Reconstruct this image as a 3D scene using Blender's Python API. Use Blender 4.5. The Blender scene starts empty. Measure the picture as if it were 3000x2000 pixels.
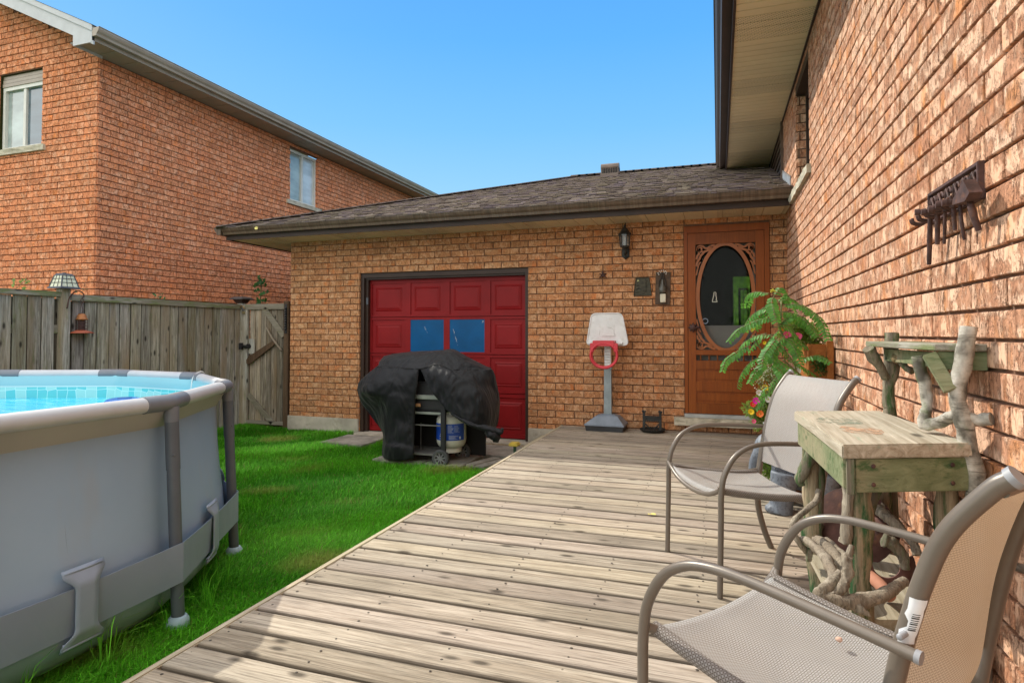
import bpy, bmesh, math, random
import numpy as np
from mathutils import Vector, Matrix, noise
R=math.radians
C=bpy.context.scene
col=C.collection
# ---------------- camera ----------------
cd=bpy.data.cameras.new('camera'); cam=bpy.data.objects.new('camera',cd); col.objects.link(cam); C.camera=cam
cd.sensor_width=36; cd.lens=21.24; cd.shift_y=-0.02333; cd.clip_start=.05; cd.clip_end=600
cam.location=(0,0,1.1); cam.rotation_euler=(R(91.49),0,math.atan(603/1770))
# ---------------- sky ----------------
w=bpy.data.worlds.new("World"); C.world=w; w.use_nodes=True
N=w.node_tree.nodes; L=w.node_tree.links; bg=N['Background']
def wn(t,**k):
    n=N.new(t)
    for a,b in k.items(): setattr(n,a,b)
    return n
sk=wn('ShaderNodeTexSky',sky_type='NISHITA',sun_disc=False); sk.sun_elevation=R(40); sk.sun_rotation=R(-65)
tc=wn('ShaderNodeTexCoord'); sx=wn('ShaderNodeSeparateXYZ'); L.new(tc.outputs['Generated'],sx.inputs[0])
ramp=wn('ShaderNodeValToRGB'); L.new(sx.outputs[2],ramp.inputs[0])
e=ramp.color_ramp.elements; e[0].position=0; e[0].color=(.50,.78,.97,1); e[1].position=.62; e[1].color=(.07,.34,.93,1)
for p,c in ((.16,(.37,.70,.98,1)),(.32,(.19,.55,1.0,1)),(.44,(.112,.455,1.0,1))):
    q=e.new(p); q.color=c
def math_(op,a,b=None,clamp=False):
    n=wn('ShaderNodeMath',operation=op,use_clamp=clamp)
    for i,v in enumerate((a,b)):
        if v is None: continue
        if isinstance(v,(int,float)): n.inputs[i].default_value=v
        else: L.new(v,n.inputs[i])
    return n.outputs[0]
# unseen white sky fill added overhead and behind the camera, whitens the shade
up=math_('MULTIPLY',math_('SUBTRACT',sx.outputs[2],.60),5,True)
bk=math_('MULTIPLY',math_('SUBTRACT',-.05,sx.outputs[1]),3.5,True)
cl=math_('MAXIMUM',up,bk)
nz=wn('ShaderNodeTexNoise'); nz.inputs['Scale'].default_value=2.2; nz.inputs['Detail'].default_value=5; L.new(tc.outputs['Generated'],nz.inputs[0])
cl=math_('MULTIPLY',cl,math_('ADD',math_('MULTIPLY',nz.outputs[0],.6),.6),True)
mx=wn('ShaderNodeMix',data_type='RGBA'); L.new(cl,mx.inputs[0]); L.new(ramp.outputs[0],mx.inputs[6]); mx.inputs[7].default_value=(2.2,2.14,2.03,1)
add=wn('ShaderNodeMix',data_type='RGBA',blend_type='ADD'); add.inputs[0].default_value=.01; L.new(mx.outputs[2],add.inputs[6]); L.new(sk.outputs[0],add.inputs[7])
L.new(add.outputs[2],bg.inputs[0]); bg.inputs[1].default_value=1.0
# ---------------- sun ----------------
sd=bpy.data.lights.new('sun','SUN'); sd.energy=4.7; sd.angle=R(.6); sd.color=(1,.93,.80)
so=bpy.data.objects.new('sun',sd); col.objects.link(so)
so.rotation_euler=Vector((-1.05,.50,1.0)).to_track_quat('Z','Y').to_euler(); so.location=(-8,4,9)
C.view_settings.view_transform='Standard'; C.view_settings.look='None'; C.view_settings.exposure=0.0; C.view_settings.gamma=1
C.render.resolution_x=1024; C.render.resolution_y=682
rnd=random.Random(5)
# ---------------- helpers ----------------
def link(o,parent=None):
    col.objects.link(o)
    if parent is not None:
        o.parent=parent
        if parent.type=='EMPTY' and not parent.get('_l'): o.location=-parent.location
    return o
def thing(name,label,cat,group=None,loc=(0,0,0)):
    o=bpy.data.objects.new(name,None); col.objects.link(o); o.location=loc
    o['label']=label; o['category']=cat
    if group: o['group']=group
    o.empty_display_size=.05
    return o
def tag(o,label,cat,group=None):
    o['label']=label; o['category']=cat
    if group: o['group']=group
    return o
class MB:
    def __init__(s): s.v=[]; s.f=[]; s.m=[]; s.c=[]; s.uv={}; s.cur=0; s.col=(1,1,1)
    def add(s,vs,fs,m=None):
        b=len(s.v); s.v+= [tuple(v) for v in vs]
        for f in fs: s.f.append(tuple(i+b for i in f)); s.m.append(s.cur if m is None else m); s.c.append(s.col)
        return b
    def box(s,a,b,bev=0,m=None):
        x0,y0,z0=[min(p,q) for p,q in zip(a,b)]; x1,y1,z1=[max(p,q) for p,q in zip(a,b)]
        V=[(x0,y0,z0),(x1,y0,z0),(x1,y1,z0),(x0,y1,z0),(x0,y0,z1),(x1,y0,z1),(x1,y1,z1),(x0,y1,z1)]
        F=[(0,3,2,1),(4,5,6,7),(0,1,5,4),(1,2,6,5),(2,3,7,6),(3,0,4,7)]
        if not bev: return s.add(V,F,m)
        bm=bmesh.new(); vv=[bm.verts.new(v) for v in V]
        for f in F: bm.faces.new([vv[i] for i in f])
        bmesh.ops.bevel(bm,geom=bm.edges[:],offset=bev,segments=2,affect='EDGES')
        s.addbm(bm,m)
    def addbm(s,bm,m=None,mat=None):
        bm.verts.index_update()
        vs=[(mat@v.co if mat else v.co)[:] for v in bm.verts]
        s.add(vs,[[v.index for v in f.verts] for f in bm.faces],m); bm.free()
    def obox(s,c,ax,h,bev=0,m=None):
        "oriented box: centre, 3 axes matrix cols, half sizes"
        M=Matrix((ax[0],ax[1],ax[2])).transposed()
        bm=bmesh.new(); bmesh.ops.create_cube(bm,size=2)
        for v in bm.verts: v.co=Vector((v.co.x*h[0],v.co.y*h[1],v.co.z*h[2]))
        if bev: bmesh.ops.bevel(bm,geom=bm.edges[:],offset=bev,segments=2,affect='EDGES')
        s.addbm(bm,m,Matrix.Translation(c)@M.to_4x4())
    def plank(s,p,q,w,t,up=(0,0,1),bev=0,m=None):
        "bar from p to q, width w across (in plane perpendicular to up..), thickness t along up"
        p=Vector(p);q=Vector(q);d=(q-p);l=d.length;d.normalize();u=Vector(up);sd=d.cross(u).normalized();u=sd.cross(d)
        s.obox((p+q)/2,(d,sd,u),(l/2,w/2,t/2),bev,m)
    def tube(s,P,r,n=8,cap=True,m=None,wob=0,seed=0,flat=1):
        P=[Vector(p) for p in P]; k=len(P)
        if not hasattr(r,'__len__'): r=[r]*k
        t0=(P[1]-P[0]).normalized(); u=t0.orthogonal().normalized()
        if abs(t0.z)<.9: u=(Vector((0,0,1))-t0*t0.z).normalized()
        vs=[]
        for i in range(k):
            t=(P[min(i+1,k-1)]-P[max(i-1,0)])
            if t.length<1e-9: t=t0
            t.normalize(); u=(u-t*u.dot(t)).normalized(); w_=t.cross(u)
            for j in range(n):
                a=2*math.pi*j/n; rr=r[i]
                if wob: rr*=1+wob*noise.noise(Vector((math.cos(a)*1.3+seed*7.1,math.sin(a)*1.3,i*.45+seed)))*2
                vs.append(P[i]+(u*math.cos(a)*flat+w_*math.sin(a))*rr)
        fs=[(i*n+j,i*n+(j+1)%n,(i+1)*n+(j+1)%n,(i+1)*n+j) for i in range(k-1) for j in range(n)]
        if cap: fs+= [tuple(range(n-1,-1,-1)),tuple((k-1)*n+j for j in range(n))]
        return s.add(vs,fs,m)
    def lathe(s,prof,c=(0,0,0),n=24,m=None,ax=None,close=False):
        "prof = [(r,z)], around axis z at c; ax = optional rotation Matrix"
        vs=[]
        for r_,z in prof:
            for j in range(n):
                a=2*math.pi*j/n; v=Vector((r_*math.cos(a),r_*math.sin(a),z))
                if ax is not None: v=ax@v
                vs.append(v+Vector(c))
        k=len(prof)
        fs=[(i*n+j,i*n+(j+1)%n,(i+1)*n+(j+1)%n,(i+1)*n+j) for i in range(k-1) for j in range(n)]
        if close: return s.add(vs,fs+[((k-1)*n+j,(k-1)*n+(j+1)%n,(j+1)%n,j) for j in range(n)],m)
        if prof[0][0]>1e-6: fs.append(tuple(range(n-1,-1,-1)))
        if prof[-1][0]>1e-6: fs.append(tuple((k-1)*n+j for j in range(n)))
        return s.add(vs,fs,m)
    def prism(s,poly,d,m=None):
        "poly: 3D points (planar), d: extrusion vector"
        n=len(poly); d=Vector(d); P=[Vector(p) for p in poly]
        return s.add(P+[p+d for p in P],[tuple(range(n-1,-1,-1)),tuple(range(n,2*n))]+[(i,(i+1)%n,n+(i+1)%n,n+i) for i in range(n)],m)
    def grid(s,rows,m=None,th=0):
        "rows: list of lists of points"
        nr=len(rows); nc=len(rows[0]); vs=[p for r_ in rows for p in r_]
        fs=[(i*nc+j,i*nc+j+1,(i+1)*nc+j+1,(i+1)*nc+j) for i in range(nr-1) for j in range(nc-1)]
        return s.add(vs,fs,m)
    def build(s,name,mats,parent=None,smooth=False,fix=True,autos=None):
        me=bpy.data.meshes.new(name); me.from_pydata(s.v,[],s.f)
        if not isinstance(mats,(list,tuple)): mats=[mats]
        for m in mats: me.materials.append(m)
        me.polygons.foreach_set('material_index',s.m)
        ca=me.color_attributes.new('Col','BYTE_COLOR','CORNER')
        dat=np.ones((len(me.loops),4),np.float32); ls=np.zeros(len(me.polygons),np.int32); me.polygons.foreach_get('loop_total',ls)
        dat[:,:3]=np.repeat(np.array(s.c,np.float32).reshape(-1,3),ls,axis=0)
        ca.data.foreach_set('color',dat.ravel())
        if fix:
            bm=bmesh.new(); bm.from_mesh(me); bmesh.ops.recalc_face_normals(bm,faces=bm.faces); bm.to_mesh(me); bm.free()
        if smooth:
            me.polygons.foreach_set('use_smooth',[True]*len(me.polygons))
            if autos: 
                try: me.set_sharp_from_angle(angle=R(autos))
                except Exception: pass
        me.update()
        return link(bpy.data.objects.new(name,me),parent)
def cr(P,n=6):
    "Catmull-Rom through points (tuples any dim)"
    P=[Vector(p) for p in P]; Q=[P[0]*2-P[1]]+P+[P[-1]*2-P[-2]]; out=[]
    for i in range(1,len(Q)-2):
        a,b,c,d=Q[i-1:i+3]
        for k in range(n):
            t=k/n; out.append(.5*((2*b)+(c-a)*t+(2*a-5*b+4*c-d)*t*t+(3*b-a-3*c+d)*t**3))
    out.append(P[-1]); return out
# ---------------- materials ----------------
class NT:
    def __init__(s,name):
        s.mat=bpy.data.materials.new(name); s.mat.use_nodes=True; s.t=s.mat.node_tree; s.b=s.t.nodes['Principled BSDF']
        s.tc=s.n('ShaderNodeTexCoord'); s.obj=s.tc.outputs['Object']
    def shuffle(s,k):
        "shift the texture space of each board or brick by its own Col value"
        x=s.n('ShaderNodeVectorMath',operation='MULTIPLY_ADD'); s.l(s.attr(),x.inputs[0]); x.inputs[1].default_value=(k,k*1.7,k*.6); s.l(s.obj,x.inputs[2]); s.obj=x.outputs[0]
    def n(s,t,**k):
        x=s.t.nodes.new(t)
        for a,b in k.items(): setattr(x,a,b)
        return x
    def l(s,a,b): s.t.links.new(a,b)
    def setv(s,i,v):
        if isinstance(v,(int,float,tuple)): i.default_value=v
        else: s.l(v,i)
    def map(s,sc=(1,1,1),rot=(0,0,0),vec=None,loc=(0,0,0)):
        m=s.n('ShaderNodeMapping'); s.l(vec or s.obj,m.inputs[0]); m.inputs['Scale'].default_value=sc; m.inputs['Rotation'].default_value=rot; m.inputs['Location'].default_value=loc
        return m.outputs[0]
    def noise(s,scale,detail=4,vec=None,rough=.55,dist=0):
        x=s.n('ShaderNodeTexNoise'); s.l(vec or s.obj,x.inputs['Vector']); x.inputs['Scale'].default_value=scale; x.inputs['Detail'].default_value=detail; x.inputs['Roughness'].default_value=rough; x.inputs['Distortion'].default_value=dist
        return x.outputs[0]
    def vor(s,scale,vec=None,feature='F1'):
        x=s.n('ShaderNodeTexVoronoi',feature=feature); s.l(vec or s.obj,x.inputs['Vector']); x.inputs['Scale'].default_value=scale
        return x.outputs[0]
    def ramp(s,f,st,interp='LINEAR'):
        x=s.n('ShaderNodeValToRGB'); s.l(f,x.inputs[0]); e=x.color_ramp.elements; x.color_ramp.interpolation=interp
        e[0].position=st[0][0]; e[0].color=(*st[0][1],1); e[1].position=st[-1][0]; e[1].color=(*st[-1][1],1)
        for p,c in st[1:-1]: q=e.new(p); q.color=(*c,1)
        return x.outputs[0]
    def rf(s,f,a,b):
        x=s.n('ShaderNodeMapRange'); s.l(f,x.inputs[0]); x.inputs[1].default_value=a; x.inputs[2].default_value=b
        return x.outputs[0]
    def mix(s,f,a,b,bt='MIX'):
        x=s.n('ShaderNodeMix',data_type='RGBA',blend_type=bt); s.setv(x.inputs[0],f)
        for i,v in ((6,a),(7,b)):
            if isinstance(v,tuple): x.inputs[i].default_value=(*v,1)[:4]
            else: s.l(v,x.inputs[i])
        return x.outputs[2]
    def m(s,op,a,b=0,clamp=False):
        x=s.n('ShaderNodeMath',operation=op,use_clamp=clamp); s.setv(x.inputs[0],a); s.setv(x.inputs[1],b); return x.outputs[0]
    def attr(s): 
        x=s.n('ShaderNodeVertexColor'); x.layer_name='Col'; return x.outputs[0]
    def bump(s,h,strength=.5,dist=.01,normal=None):
        x=s.n('ShaderNodeBump'); s.l(h,x.inputs['Height']); x.inputs['Strength'].default_value=strength; x.inputs['Distance'].default_value=dist
        if normal: s.l(normal,x.inputs['Normal'])
        s.l(x.outputs[0],s.b.inputs['Normal']); return x.outputs[0]
    def out(s,colr=None,rough=None,metal=None,spec=None):
        if colr is not None:
            if isinstance(colr,tuple): s.b.inputs['Base Color'].default_value=(*colr,1)[:4]
            else: s.l(colr,s.b.inputs['Base Color'])
        if rough is not None: s.setv(s.b.inputs['Roughness'],rough)
        if metal is not None: s.b.inputs['Metallic'].default_value=metal
        if spec is not None: s.b.inputs['Specular IOR Level'].default_value=spec
        return s.mat
def paint(name,c,rough=.5,metal=0,var=.12,sc=9,bump=.15,bsc=60,spec=.5,dirt=None):
    t=NT(name); n=t.noise(sc,5); c2=tuple(x*(1-var*2) for x in c); c1=tuple(min(1,x*(1+var)) for x in c)
    cc=t.ramp(n,[(.3,c2),(.7,c1)])
    if dirt: cc=t.mix(t.rf(t.noise(sc*2.3,6),.55,.75),cc,dirt)
    if bump: t.bump(t.noise(bsc,3),bump,.003)
    return t.out(cc,rough,metal,spec)
def brickmat(name,c_lo,c_hi,cream,orange,bsc=1.0,cream_amt=.5,bstr=1.0,tilt=0):
    "rug-faced clay brick: vertical ripples, smooth cream scabs, orange burns; Col attribute varies each brick"
    t=NT(name); a=t.attr(); t.shuffle(11)
    v=t.map((44*bsc,44*bsc,17*bsc),(tilt,tilt,0))
    n1=t.noise(1,6,v,.7,1.2); n2=t.noise(13*bsc,3); n3=t.noise(70,4,rough=.7); n4=t.noise(9,3,t.map((1,1,.6)))
    base=t.ramp(n1,[(.35,c_lo),(.65,c_hi)])
    smooth=t.rf(t.m('ADD',n2,t.m('MULTIPLY',n1,.35)),.74-cream_amt*.16,.78-cream_amt*.10)
    base=t.mix(t.m('MULTIPLY',smooth,.62),base,cream)
    base=t.mix(t.rf(n4,.56,.72),base,orange)
    pits=t.m('MULTIPLY',t.rf(n1,.46,.38),t.rf(n3,.66,.46),True)
    base=t.mix(t.m('MULTIPLY',pits,.75),base,tuple(x*.35 for x in c_lo))
    ck=t.noise(1,3,t.map((75*bsc,75*bsc,30*bsc),loc=(3,1,2)),.6,1.5); crack=t.rf(t.m('ABSOLUTE',t.m('SUBTRACT',ck,.5)),.022,.006); cg=t.rf(t.noise(16,2),.42,.55); crack=t.m('MULTIPLY',crack,cg)
    base=t.mix(t.m('MULTIPLY',crack,.8),base,tuple(x*.28 for x in c_lo))
    base=t.mix(1.0,base,a,'MULTIPLY')
    h=t.m('ADD',t.m('MULTIPLY',n1,1.1),t.m('MULTIPLY',n3,.5))
    h=t.m('ADD',t.m('MULTIPLY',h,t.m('SUBTRACT',1.0,t.m('MULTIPLY',smooth,.85))),t.m('MULTIPLY',smooth,1.0))
    h=t.m('SUBTRACT',h,t.m('MULTIPLY',crack,.5)); t.bump(h,bstr,.012)
    return t.out(base,.9,spec=.2)
M={}
M['brick_near']=brickmat('rug_brick_peach',(.60,.295,.17),(.77,.425,.27),(.90,.63,.45),(.78,.345,.14),1.0,.75,1.0)
M['brick_garage']=brickmat('rug_brick_tan',(.50,.24,.11),(.62,.33,.16),(.72,.45,.26),(.64,.24,.085),1.3,.35,.6)
M['brick_far']=brickmat('rug_brick_salmon',(.78,.29,.135),(.95,.43,.225),(.95,.52,.32),(.92,.32,.11),.9,.1,1.0)
M['mortar']=paint('mortar_joint',(.19,.11,.07),.95,var=.2,sc=20,bump=.4)
M['mortar_far']=paint('mortar_far_house',(.15,.07,.045),.95,var=.2,sc=20,bump=.4)
M['concrete']=paint('concrete',(.47,.43,.35),.9,var=.16,sc=5,bump=.4,bsc=90,dirt=(.30,.27,.21))
M['slab']=paint('paving_slab',(.30,.28,.24),.9,var=.2,sc=6,bump=.3,bsc=110,dirt=(.17,.15,.12))
M['stone']=paint('cut_stone_sill',(.50,.46,.35),.85,var=.15,sc=8,bump=1,bsc=22,dirt=(.28,.27,.18))
M['brown_metal']=paint('brown_painted_aluminium',(.046,.029,.022),.45,var=.12,sc=4,bump=.03,spec=.25)
M['brown_gutter']=paint('weathered_brown_gutter',(.13,.092,.068),.38,var=.2,sc=7,bump=.03)
M['taupe_metal']=paint('taupe_painted_gutter',(.34,.29,.23),.38,var=.08,sc=4,bump=.02)
M['white_metal']=paint('white_painted_fascia',(.47,.49,.50),.4,var=.05,bump=.02)
M['dark']=paint('dark_void',(.012,.011,.010),.9,var=.1,bump=0)
M['blackpl']=paint('black_plastic',(.02,.02,.022),.5,var=.1,bump=.05)
M['iron']=paint('rusty_iron',(.085,.045,.04),.7,.2,var=.3,sc=22,bump=.5,bsc=90,dirt=(.16,.07,.04))
M['darkiron']=paint('dark_cast_iron',(.035,.037,.034),.55,.3,var=.3,sc=22,bump=.4,bsc=90)
M['taupe_tube']=paint('taupe_powder_coat',(.165,.14,.115),.36,.2,var=.04,sc=30,bump=.03,bsc=300)
M['greytube']=paint('slate_plastic_sleeve',(.085,.10,.12),.45,var=.06,sc=12,bump=.05)
M['lighttube']=paint('pale_grey_tube',(.47,.49,.515),.35,var=.04,sc=8,bump=.02)
M['rust']=paint('rusted_steel_disc',(.12,.055,.045),.85,var=.3,sc=14,bump=.5,bsc=60,dirt=(.20,.09,.05))
M['clay']=paint('terracotta',(.46,.20,.12),.8,var=.12,sc=10,bump=.2)
M['soil']=paint('soil',(.10,.07,.045),.95,var=.35,sc=9,bump=1,bsc=40)
M['gravel']=paint('gravel',(.30,.24,.17),.95,var=.5,sc=60,bump=1,bsc=70)
def wood(name,axis,c1,c2,c3=None,knots=True,rough=.85,green=None,gamt=.5,sc=1,usecol=True,bstr=.5,dark=None,streak=0,edge=False):
    t=NT(name)
    if usecol: t.shuffle(17)
    s=[30*sc,30*sc,30*sc]; s[axis]=1.6*sc
    v=t.map(tuple(s)); n1=t.noise(1,7,v,.65,1.5)
    s2=[5*sc]*3; s2[axis]=.8*sc; n2=t.noise(1,4,t.map(tuple(s2)))
    s3=[140*sc]*3; s3[axis]=4*sc; n3=t.noise(1,4,t.map(tuple(s3)),.7)
    cc=t.ramp(n1,[(.3,c1),(.5,tuple((a+b)/2 for a,b in zip(c1,c2))),(.68,c2)])
    if c3: cc=t.mix(t.rf(n2,.45,.68),cc,c3)
    if green: 
        cc=t.mix(t.rf(t.noise(4*sc,6,t.map(tuple(s2)),.7),.62-gamt*.25,.70-gamt*.15),cc,green)
    if knots:
        s4=[9*sc]*3; s4[axis]=3.6*sc; k=t.vor(1,t.map(tuple(s4)))
        cc=t.mix(t.m('MULTIPLY',t.rf(k,.17,.07),.9),cc,tuple(x*.26 for x in c1))
    if edge:
        sp=t.n('ShaderNodeSeparateXYZ'); t.l(t.tc.outputs['Object'],sp.inputs[0]); fr=t.m('FRACT',t.m('DIVIDE',t.m('SUBTRACT',sp.outputs[1],1.549-.148*20),.148))
        ee=t.m('ADD',t.rf(fr,.075,.005),t.rf(fr,.80,.925),True); ee=t.m('MULTIPLY',ee,t.m('ADD',.35,t.m('MULTIPLY',n2,1.1)),True)
        cc=t.mix(t.m('MULTIPLY',ee,.75),cc,(.075,.058,.042))
        st_=t.rf(t.noise(1.3,5,t.map((1,2.2,1),vec=t.tc.outputs['Object'])),.5,.68); cc=t.mix(t.m('MULTIPLY',st_,.35),cc,(.19,.165,.135))
    cc=t.mix(t.m('MULTIPLY',t.rf(n3,.60-streak,.74-streak*.6),.7),cc,dark or tuple(x*.35 for x in c1))
    if usecol: cc=t.mix(1,cc,t.attr(),'MULTIPLY')
    t.bump(t.m('ADD',n1,t.m('MULTIPLY',n3,.8)),bstr,.004)
    return t.out(cc,rough,spec=.25)
M['deck']=wood('weathered_deck_boards',0,(.28,.23,.17),(.61,.54,.44),(.45,.40,.325),bstr=.9,streak=.125,edge=True)
M['deck_y']=wood('weathered_deck_edge',1,(.28,.23,.15),(.52,.46,.34),(.42,.38,.26),knots=False)
M['fence']=wood('grey_cedar_boards',2,(.11,.10,.08),(.62,.62,.56),(.33,.27,.18),green=(.24,.25,.15),gamt=.2,streak=.05)
M['fence_h']=wood('grey_cedar_rail',1,(.17,.15,.115),(.38,.37,.31),(.23,.20,.15),green=(.16,.19,.08),gamt=.6)
M['fence_x']=wood('grey_cedar_rail_across',0,(.15,.13,.10),(.33,.31,.25),(.20,.18,.13),green=(.16,.17,.08),gamt=.3)
M['drift']=wood('driftwood',2,(.15,.12,.085),(.47,.41,.32),(.26,.21,.155),knots=False,sc=1.3,bstr=1,streak=.10)
M['bark']=wood('bark_post',2,(.10,.085,.06),(.30,.26,.19),(.17,.13,.09),knots=False,green=(.05,.11,.035),gamt=.55,sc=1.3,bstr=1)
M['greenpost']=wood('peeling_green_post',2,(.17,.125,.075),(.44,.36,.24),(.30,.16,.06),knots=False,green=(.03,.085,.03),gamt=.62,sc=1.2,bstr=.8)
M['greenwood']=wood('worn_green_paint_board',0,(.13,.155,.075),(.24,.27,.15),(.33,.28,.18),knots=False,green=(.075,.125,.05),gamt=.35)
M['top']=wood('weathered_bench_top',1,(.27,.225,.155),(.56,.51,.41),(.42,.37,.28),green=(.30,.33,.24),gamt=.15)
M['doorwood']=wood('varnished_cedar_door',2,(.17,.040,.004),(.31,.085,.010),(.24,.058,.006),knots=False,rough=.42,bstr=.08,usecol=True,dark=(.15,.035,.01))
M['darkboard']=wood('dark_brown_board',2,(.06,.035,.02),(.13,.085,.05),None,knots=False)

# ================= bricks =================
CP=.0829; CZ=1.082     # course pitch and phase
def brickwall(mb,mapf,u0,u1,z0,z1,opens=(),BL=.231,th=.014,cz=CZ,cp=CP,jt=.0105,topf=None,phase=0,vary=.16,seed=0,step=.03):
    "mapf(u,z,d)->point, d = outward depth; bricks only (the joint plane is separate)"
    rr=random.Random(seed); k0=math.floor((z0-cz)/cp)-1; k1=math.ceil((z1-cz)/cp)+1
    for k in range(k0,k1):
        za=max(cz+k*cp+jt/2,z0); zb=min(cz+(k+1)*cp-jt/2,z1)
        if zb-za<.008: continue
        iv=[(u0,u1)]
        for (a,b,c,d) in opens:
            if zb>c+.002 and za<d-.002:
                nv=[]
                for (p,q) in iv:
                    if b<=p or a>=q: nv.append((p,q)); continue
                    if a>p: nv.append((p,a))
                    if b<q: nv.append((b,q))
                iv=nv
        off=phase+(BL/2 if k%2 else 0)+rr.uniform(-.004,.004)
        for (p,q) in iv:
            i=math.floor((p-off)/BL)
            while off+i*BL<q:
                a=max(p,off+i*BL+jt/2 if off+i*BL>p else p); b=min(q,off+(i+1)*BL-jt/2 if off+(i+1)*BL<q else q); i+=1
                if b-a<.012: continue
                zt=zb
                if topf:
                    zt=min(zb,topf((a+b)/2))
                    if zt-za<.015: continue
                g=1-vary*rr.random()**1.5; r_=rr.random()
                mb.col=(g,g*(1-.10*r_),g*(1-.16*r_))
                e=.0025; d=th+rr.uniform(-.0015,.0015)
                j=lambda:rr.uniform(-.0012,.0012)
                V=[mapf(a,za,0),mapf(b,za,0),mapf(b,zt,0),mapf(a,zt,0),
                   mapf(a+j(),za+j(),d-e),mapf(b+j(),za+j(),d-e),mapf(b+j(),zt+j(),d-e),mapf(a+j(),zt+j(),d-e),
                   mapf(a+e,za+e,d),mapf(b-e,za+e,d),mapf(b-e,zt-e,d),mapf(a+e,zt-e,d)]
                mb.add(V,[(0,1,5,4),(1,2,6,5),(2,3,7,6),(3,0,4,7),(4,5,9,8),(5,6,10,9),(6,7,11,10),(7,4,8,11),(8,9,10,11)],0)
    mb.col=(1,1,1)
def plate(mb,mapf,u0,u1,z0,z1,opens,m,d=0):
    us=sorted({u0,u1,*[o[0] for o in opens],*[o[1] for o in opens]}); zs=sorted({z0,z1,*[o[2] for o in opens],*[o[3] for o in opens]})
    us=[u for u in us if u0<=u<=u1]; zs=[z for z in zs if z0<=z<=z1]
    for a,b in zip(us,us[1:]):
        for c,e_ in zip(zs,zs[1:]):
            if any(o[0]<=a and b<=o[1] and o[2]<=c and e_<=o[3] for o in opens): continue
            mb.add([mapf(a,c,d),mapf(b,c,d),mapf(b,e_,d),mapf(a,e_,d)],[(0,1,2,3)],m)
GZ=-.25
# ---------------- ground ----------------
mb=MB(); S=90
mb.add([(-S,-S,GZ-.03),(S,-S,GZ-.03),(S,S,GZ-.03),(-S,S,GZ-.03)],[(0,1,2,3)])
t=NT('lawn_soil'); cc=t.ramp(t.noise(2.2,6),[(.35,(.10,.085,.03)),(.55,(.06,.12,.02)),(.7,(.05,.14,.02))])
t.bump(t.noise(60,4),.6,.02); ground=mb.build('ground',t.out(cc,.95,spec=.1)); ground['kind']='structure'
mb=MB(); n=40
for i in range(n+1): pass
rr=random.Random(3); rows=[]
for i in range(16):
    rows.append([(x,6.62+i*.025+.0,GZ-.012+rr.uniform(-.006,.006)) for x in np.linspace(-4.6,-1.95,110)])
mb.grid(rows); gravel=mb.build('gravel_strip',M['gravel'],smooth=False); gravel['kind']='structure'
mb=MB()
for i in range(1500):
    x=rr.uniform(-4.6,-2.0); y=rr.choice([rr.uniform(6.78,7.0),rr.uniform(6.6,7.02)]); s_=rr.uniform(.006,.014); g=rr.uniform(.5,1); mb.col=(g,g*.95,g*.85)
    mb.obox((x,y,GZ-.006),(Vector((1,0,0)),Vector((0,1,0)),Vector((0,0,1))),(s_,s_*.8,s_*.6))
t=NT('pebbles'); t.out(t.mix(1,(.42,.35,.25),t.attr(),'MULTIPLY'),.9); pb=mb.build('pebbles',t.mat); pb['kind']='stuff'
# ---------------- our house ----------------
house=thing('brick_house','tan and peach rug brick house with attached low garage, red garage door and brown gutters','house',loc=(.7,7.1,0))
WX=.724; WY=7.1
fs=lambda u,z,d:(WX-d,u,z)          # side wall, u=Y
fg=lambda u,z,d:(u,WY-d,z)          # garage wall, u=X
WIN=(5.35,6.20,2.45,3.33)
mb=MB(); brickwall(mb,fs,-2.5,7.33,-.24,3.47,[WIN],seed=1,phase=.165,vary=.14)
# brick returns of the window reveal
brickwall(mb,lambda u,z,d:(u,WIN[1]-d,z),WX,WX+.10,WIN[2],WIN[3],seed=4,phase=.05,vary=.3)
plate(mb,lambda u,z,d:(u,WIN[1]-d,z),WX,WX+.12,WIN[2],WIN[3],[],1,.001)
plate(mb,fs,-2.5,12,-.3,4,[WIN],1)
mb.box((WX+.12,-2.5,-.3),(WX+.3,5.1,4),m=1)
side_wall=mb.build('side_wall',[M['brick_near'],M['mortar']],house)
GD=(-4.606,-2.205,-.3,1.911); DR=(-.36,.54,-.3,2.31)
mb=MB(); brickwall(mb,fg,-5.73,WX-.012,-.055,2.40,[GD,(DR[0],DR[1],.10,DR[3])],seed=2,phase=-.012,vary=.22)
for a in (GD[0],GD[1]): 
    s_=1 if a==GD[0] else -1
    brickwall(mb,(lambda u,z,d,a=a,s_=s_:(a+s_*d*.3,u,z)),WY,WY+.10,-.22,1.91,seed=7,phase=.03)
brickwall(mb,lambda u,z,d:(-5.73-d,u,z),7.1,12,-.055,2.40,seed=3)
plate(mb,fg,-5.73,WX,-.3,2.6,[GD,(DR[0],DR[1],.16,DR[3])],1)
plate(mb,lambda u,z,d:(-5.73-d,u,z),7.1,14,-.3,2.6,[],1)
garage_wall=mb.build('garage_wall',[M['brick_garage'],M['mortar']],house)
mb=MB(); mb.box((-5.76,7.075,-.4),(GD[0],7.3,-.055),.006); mb.box((GD[1],7.075,-.4),(-1.8,7.3,-.055),.006)
mb.box((-4.62,6.98,-.4),(-2.19,7.24,-.232),.008); mb.box((-5.76,7.3,-.4),(-5.6,14,-.055),.006)
mb.build('foundation',M['concrete'],house)
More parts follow.
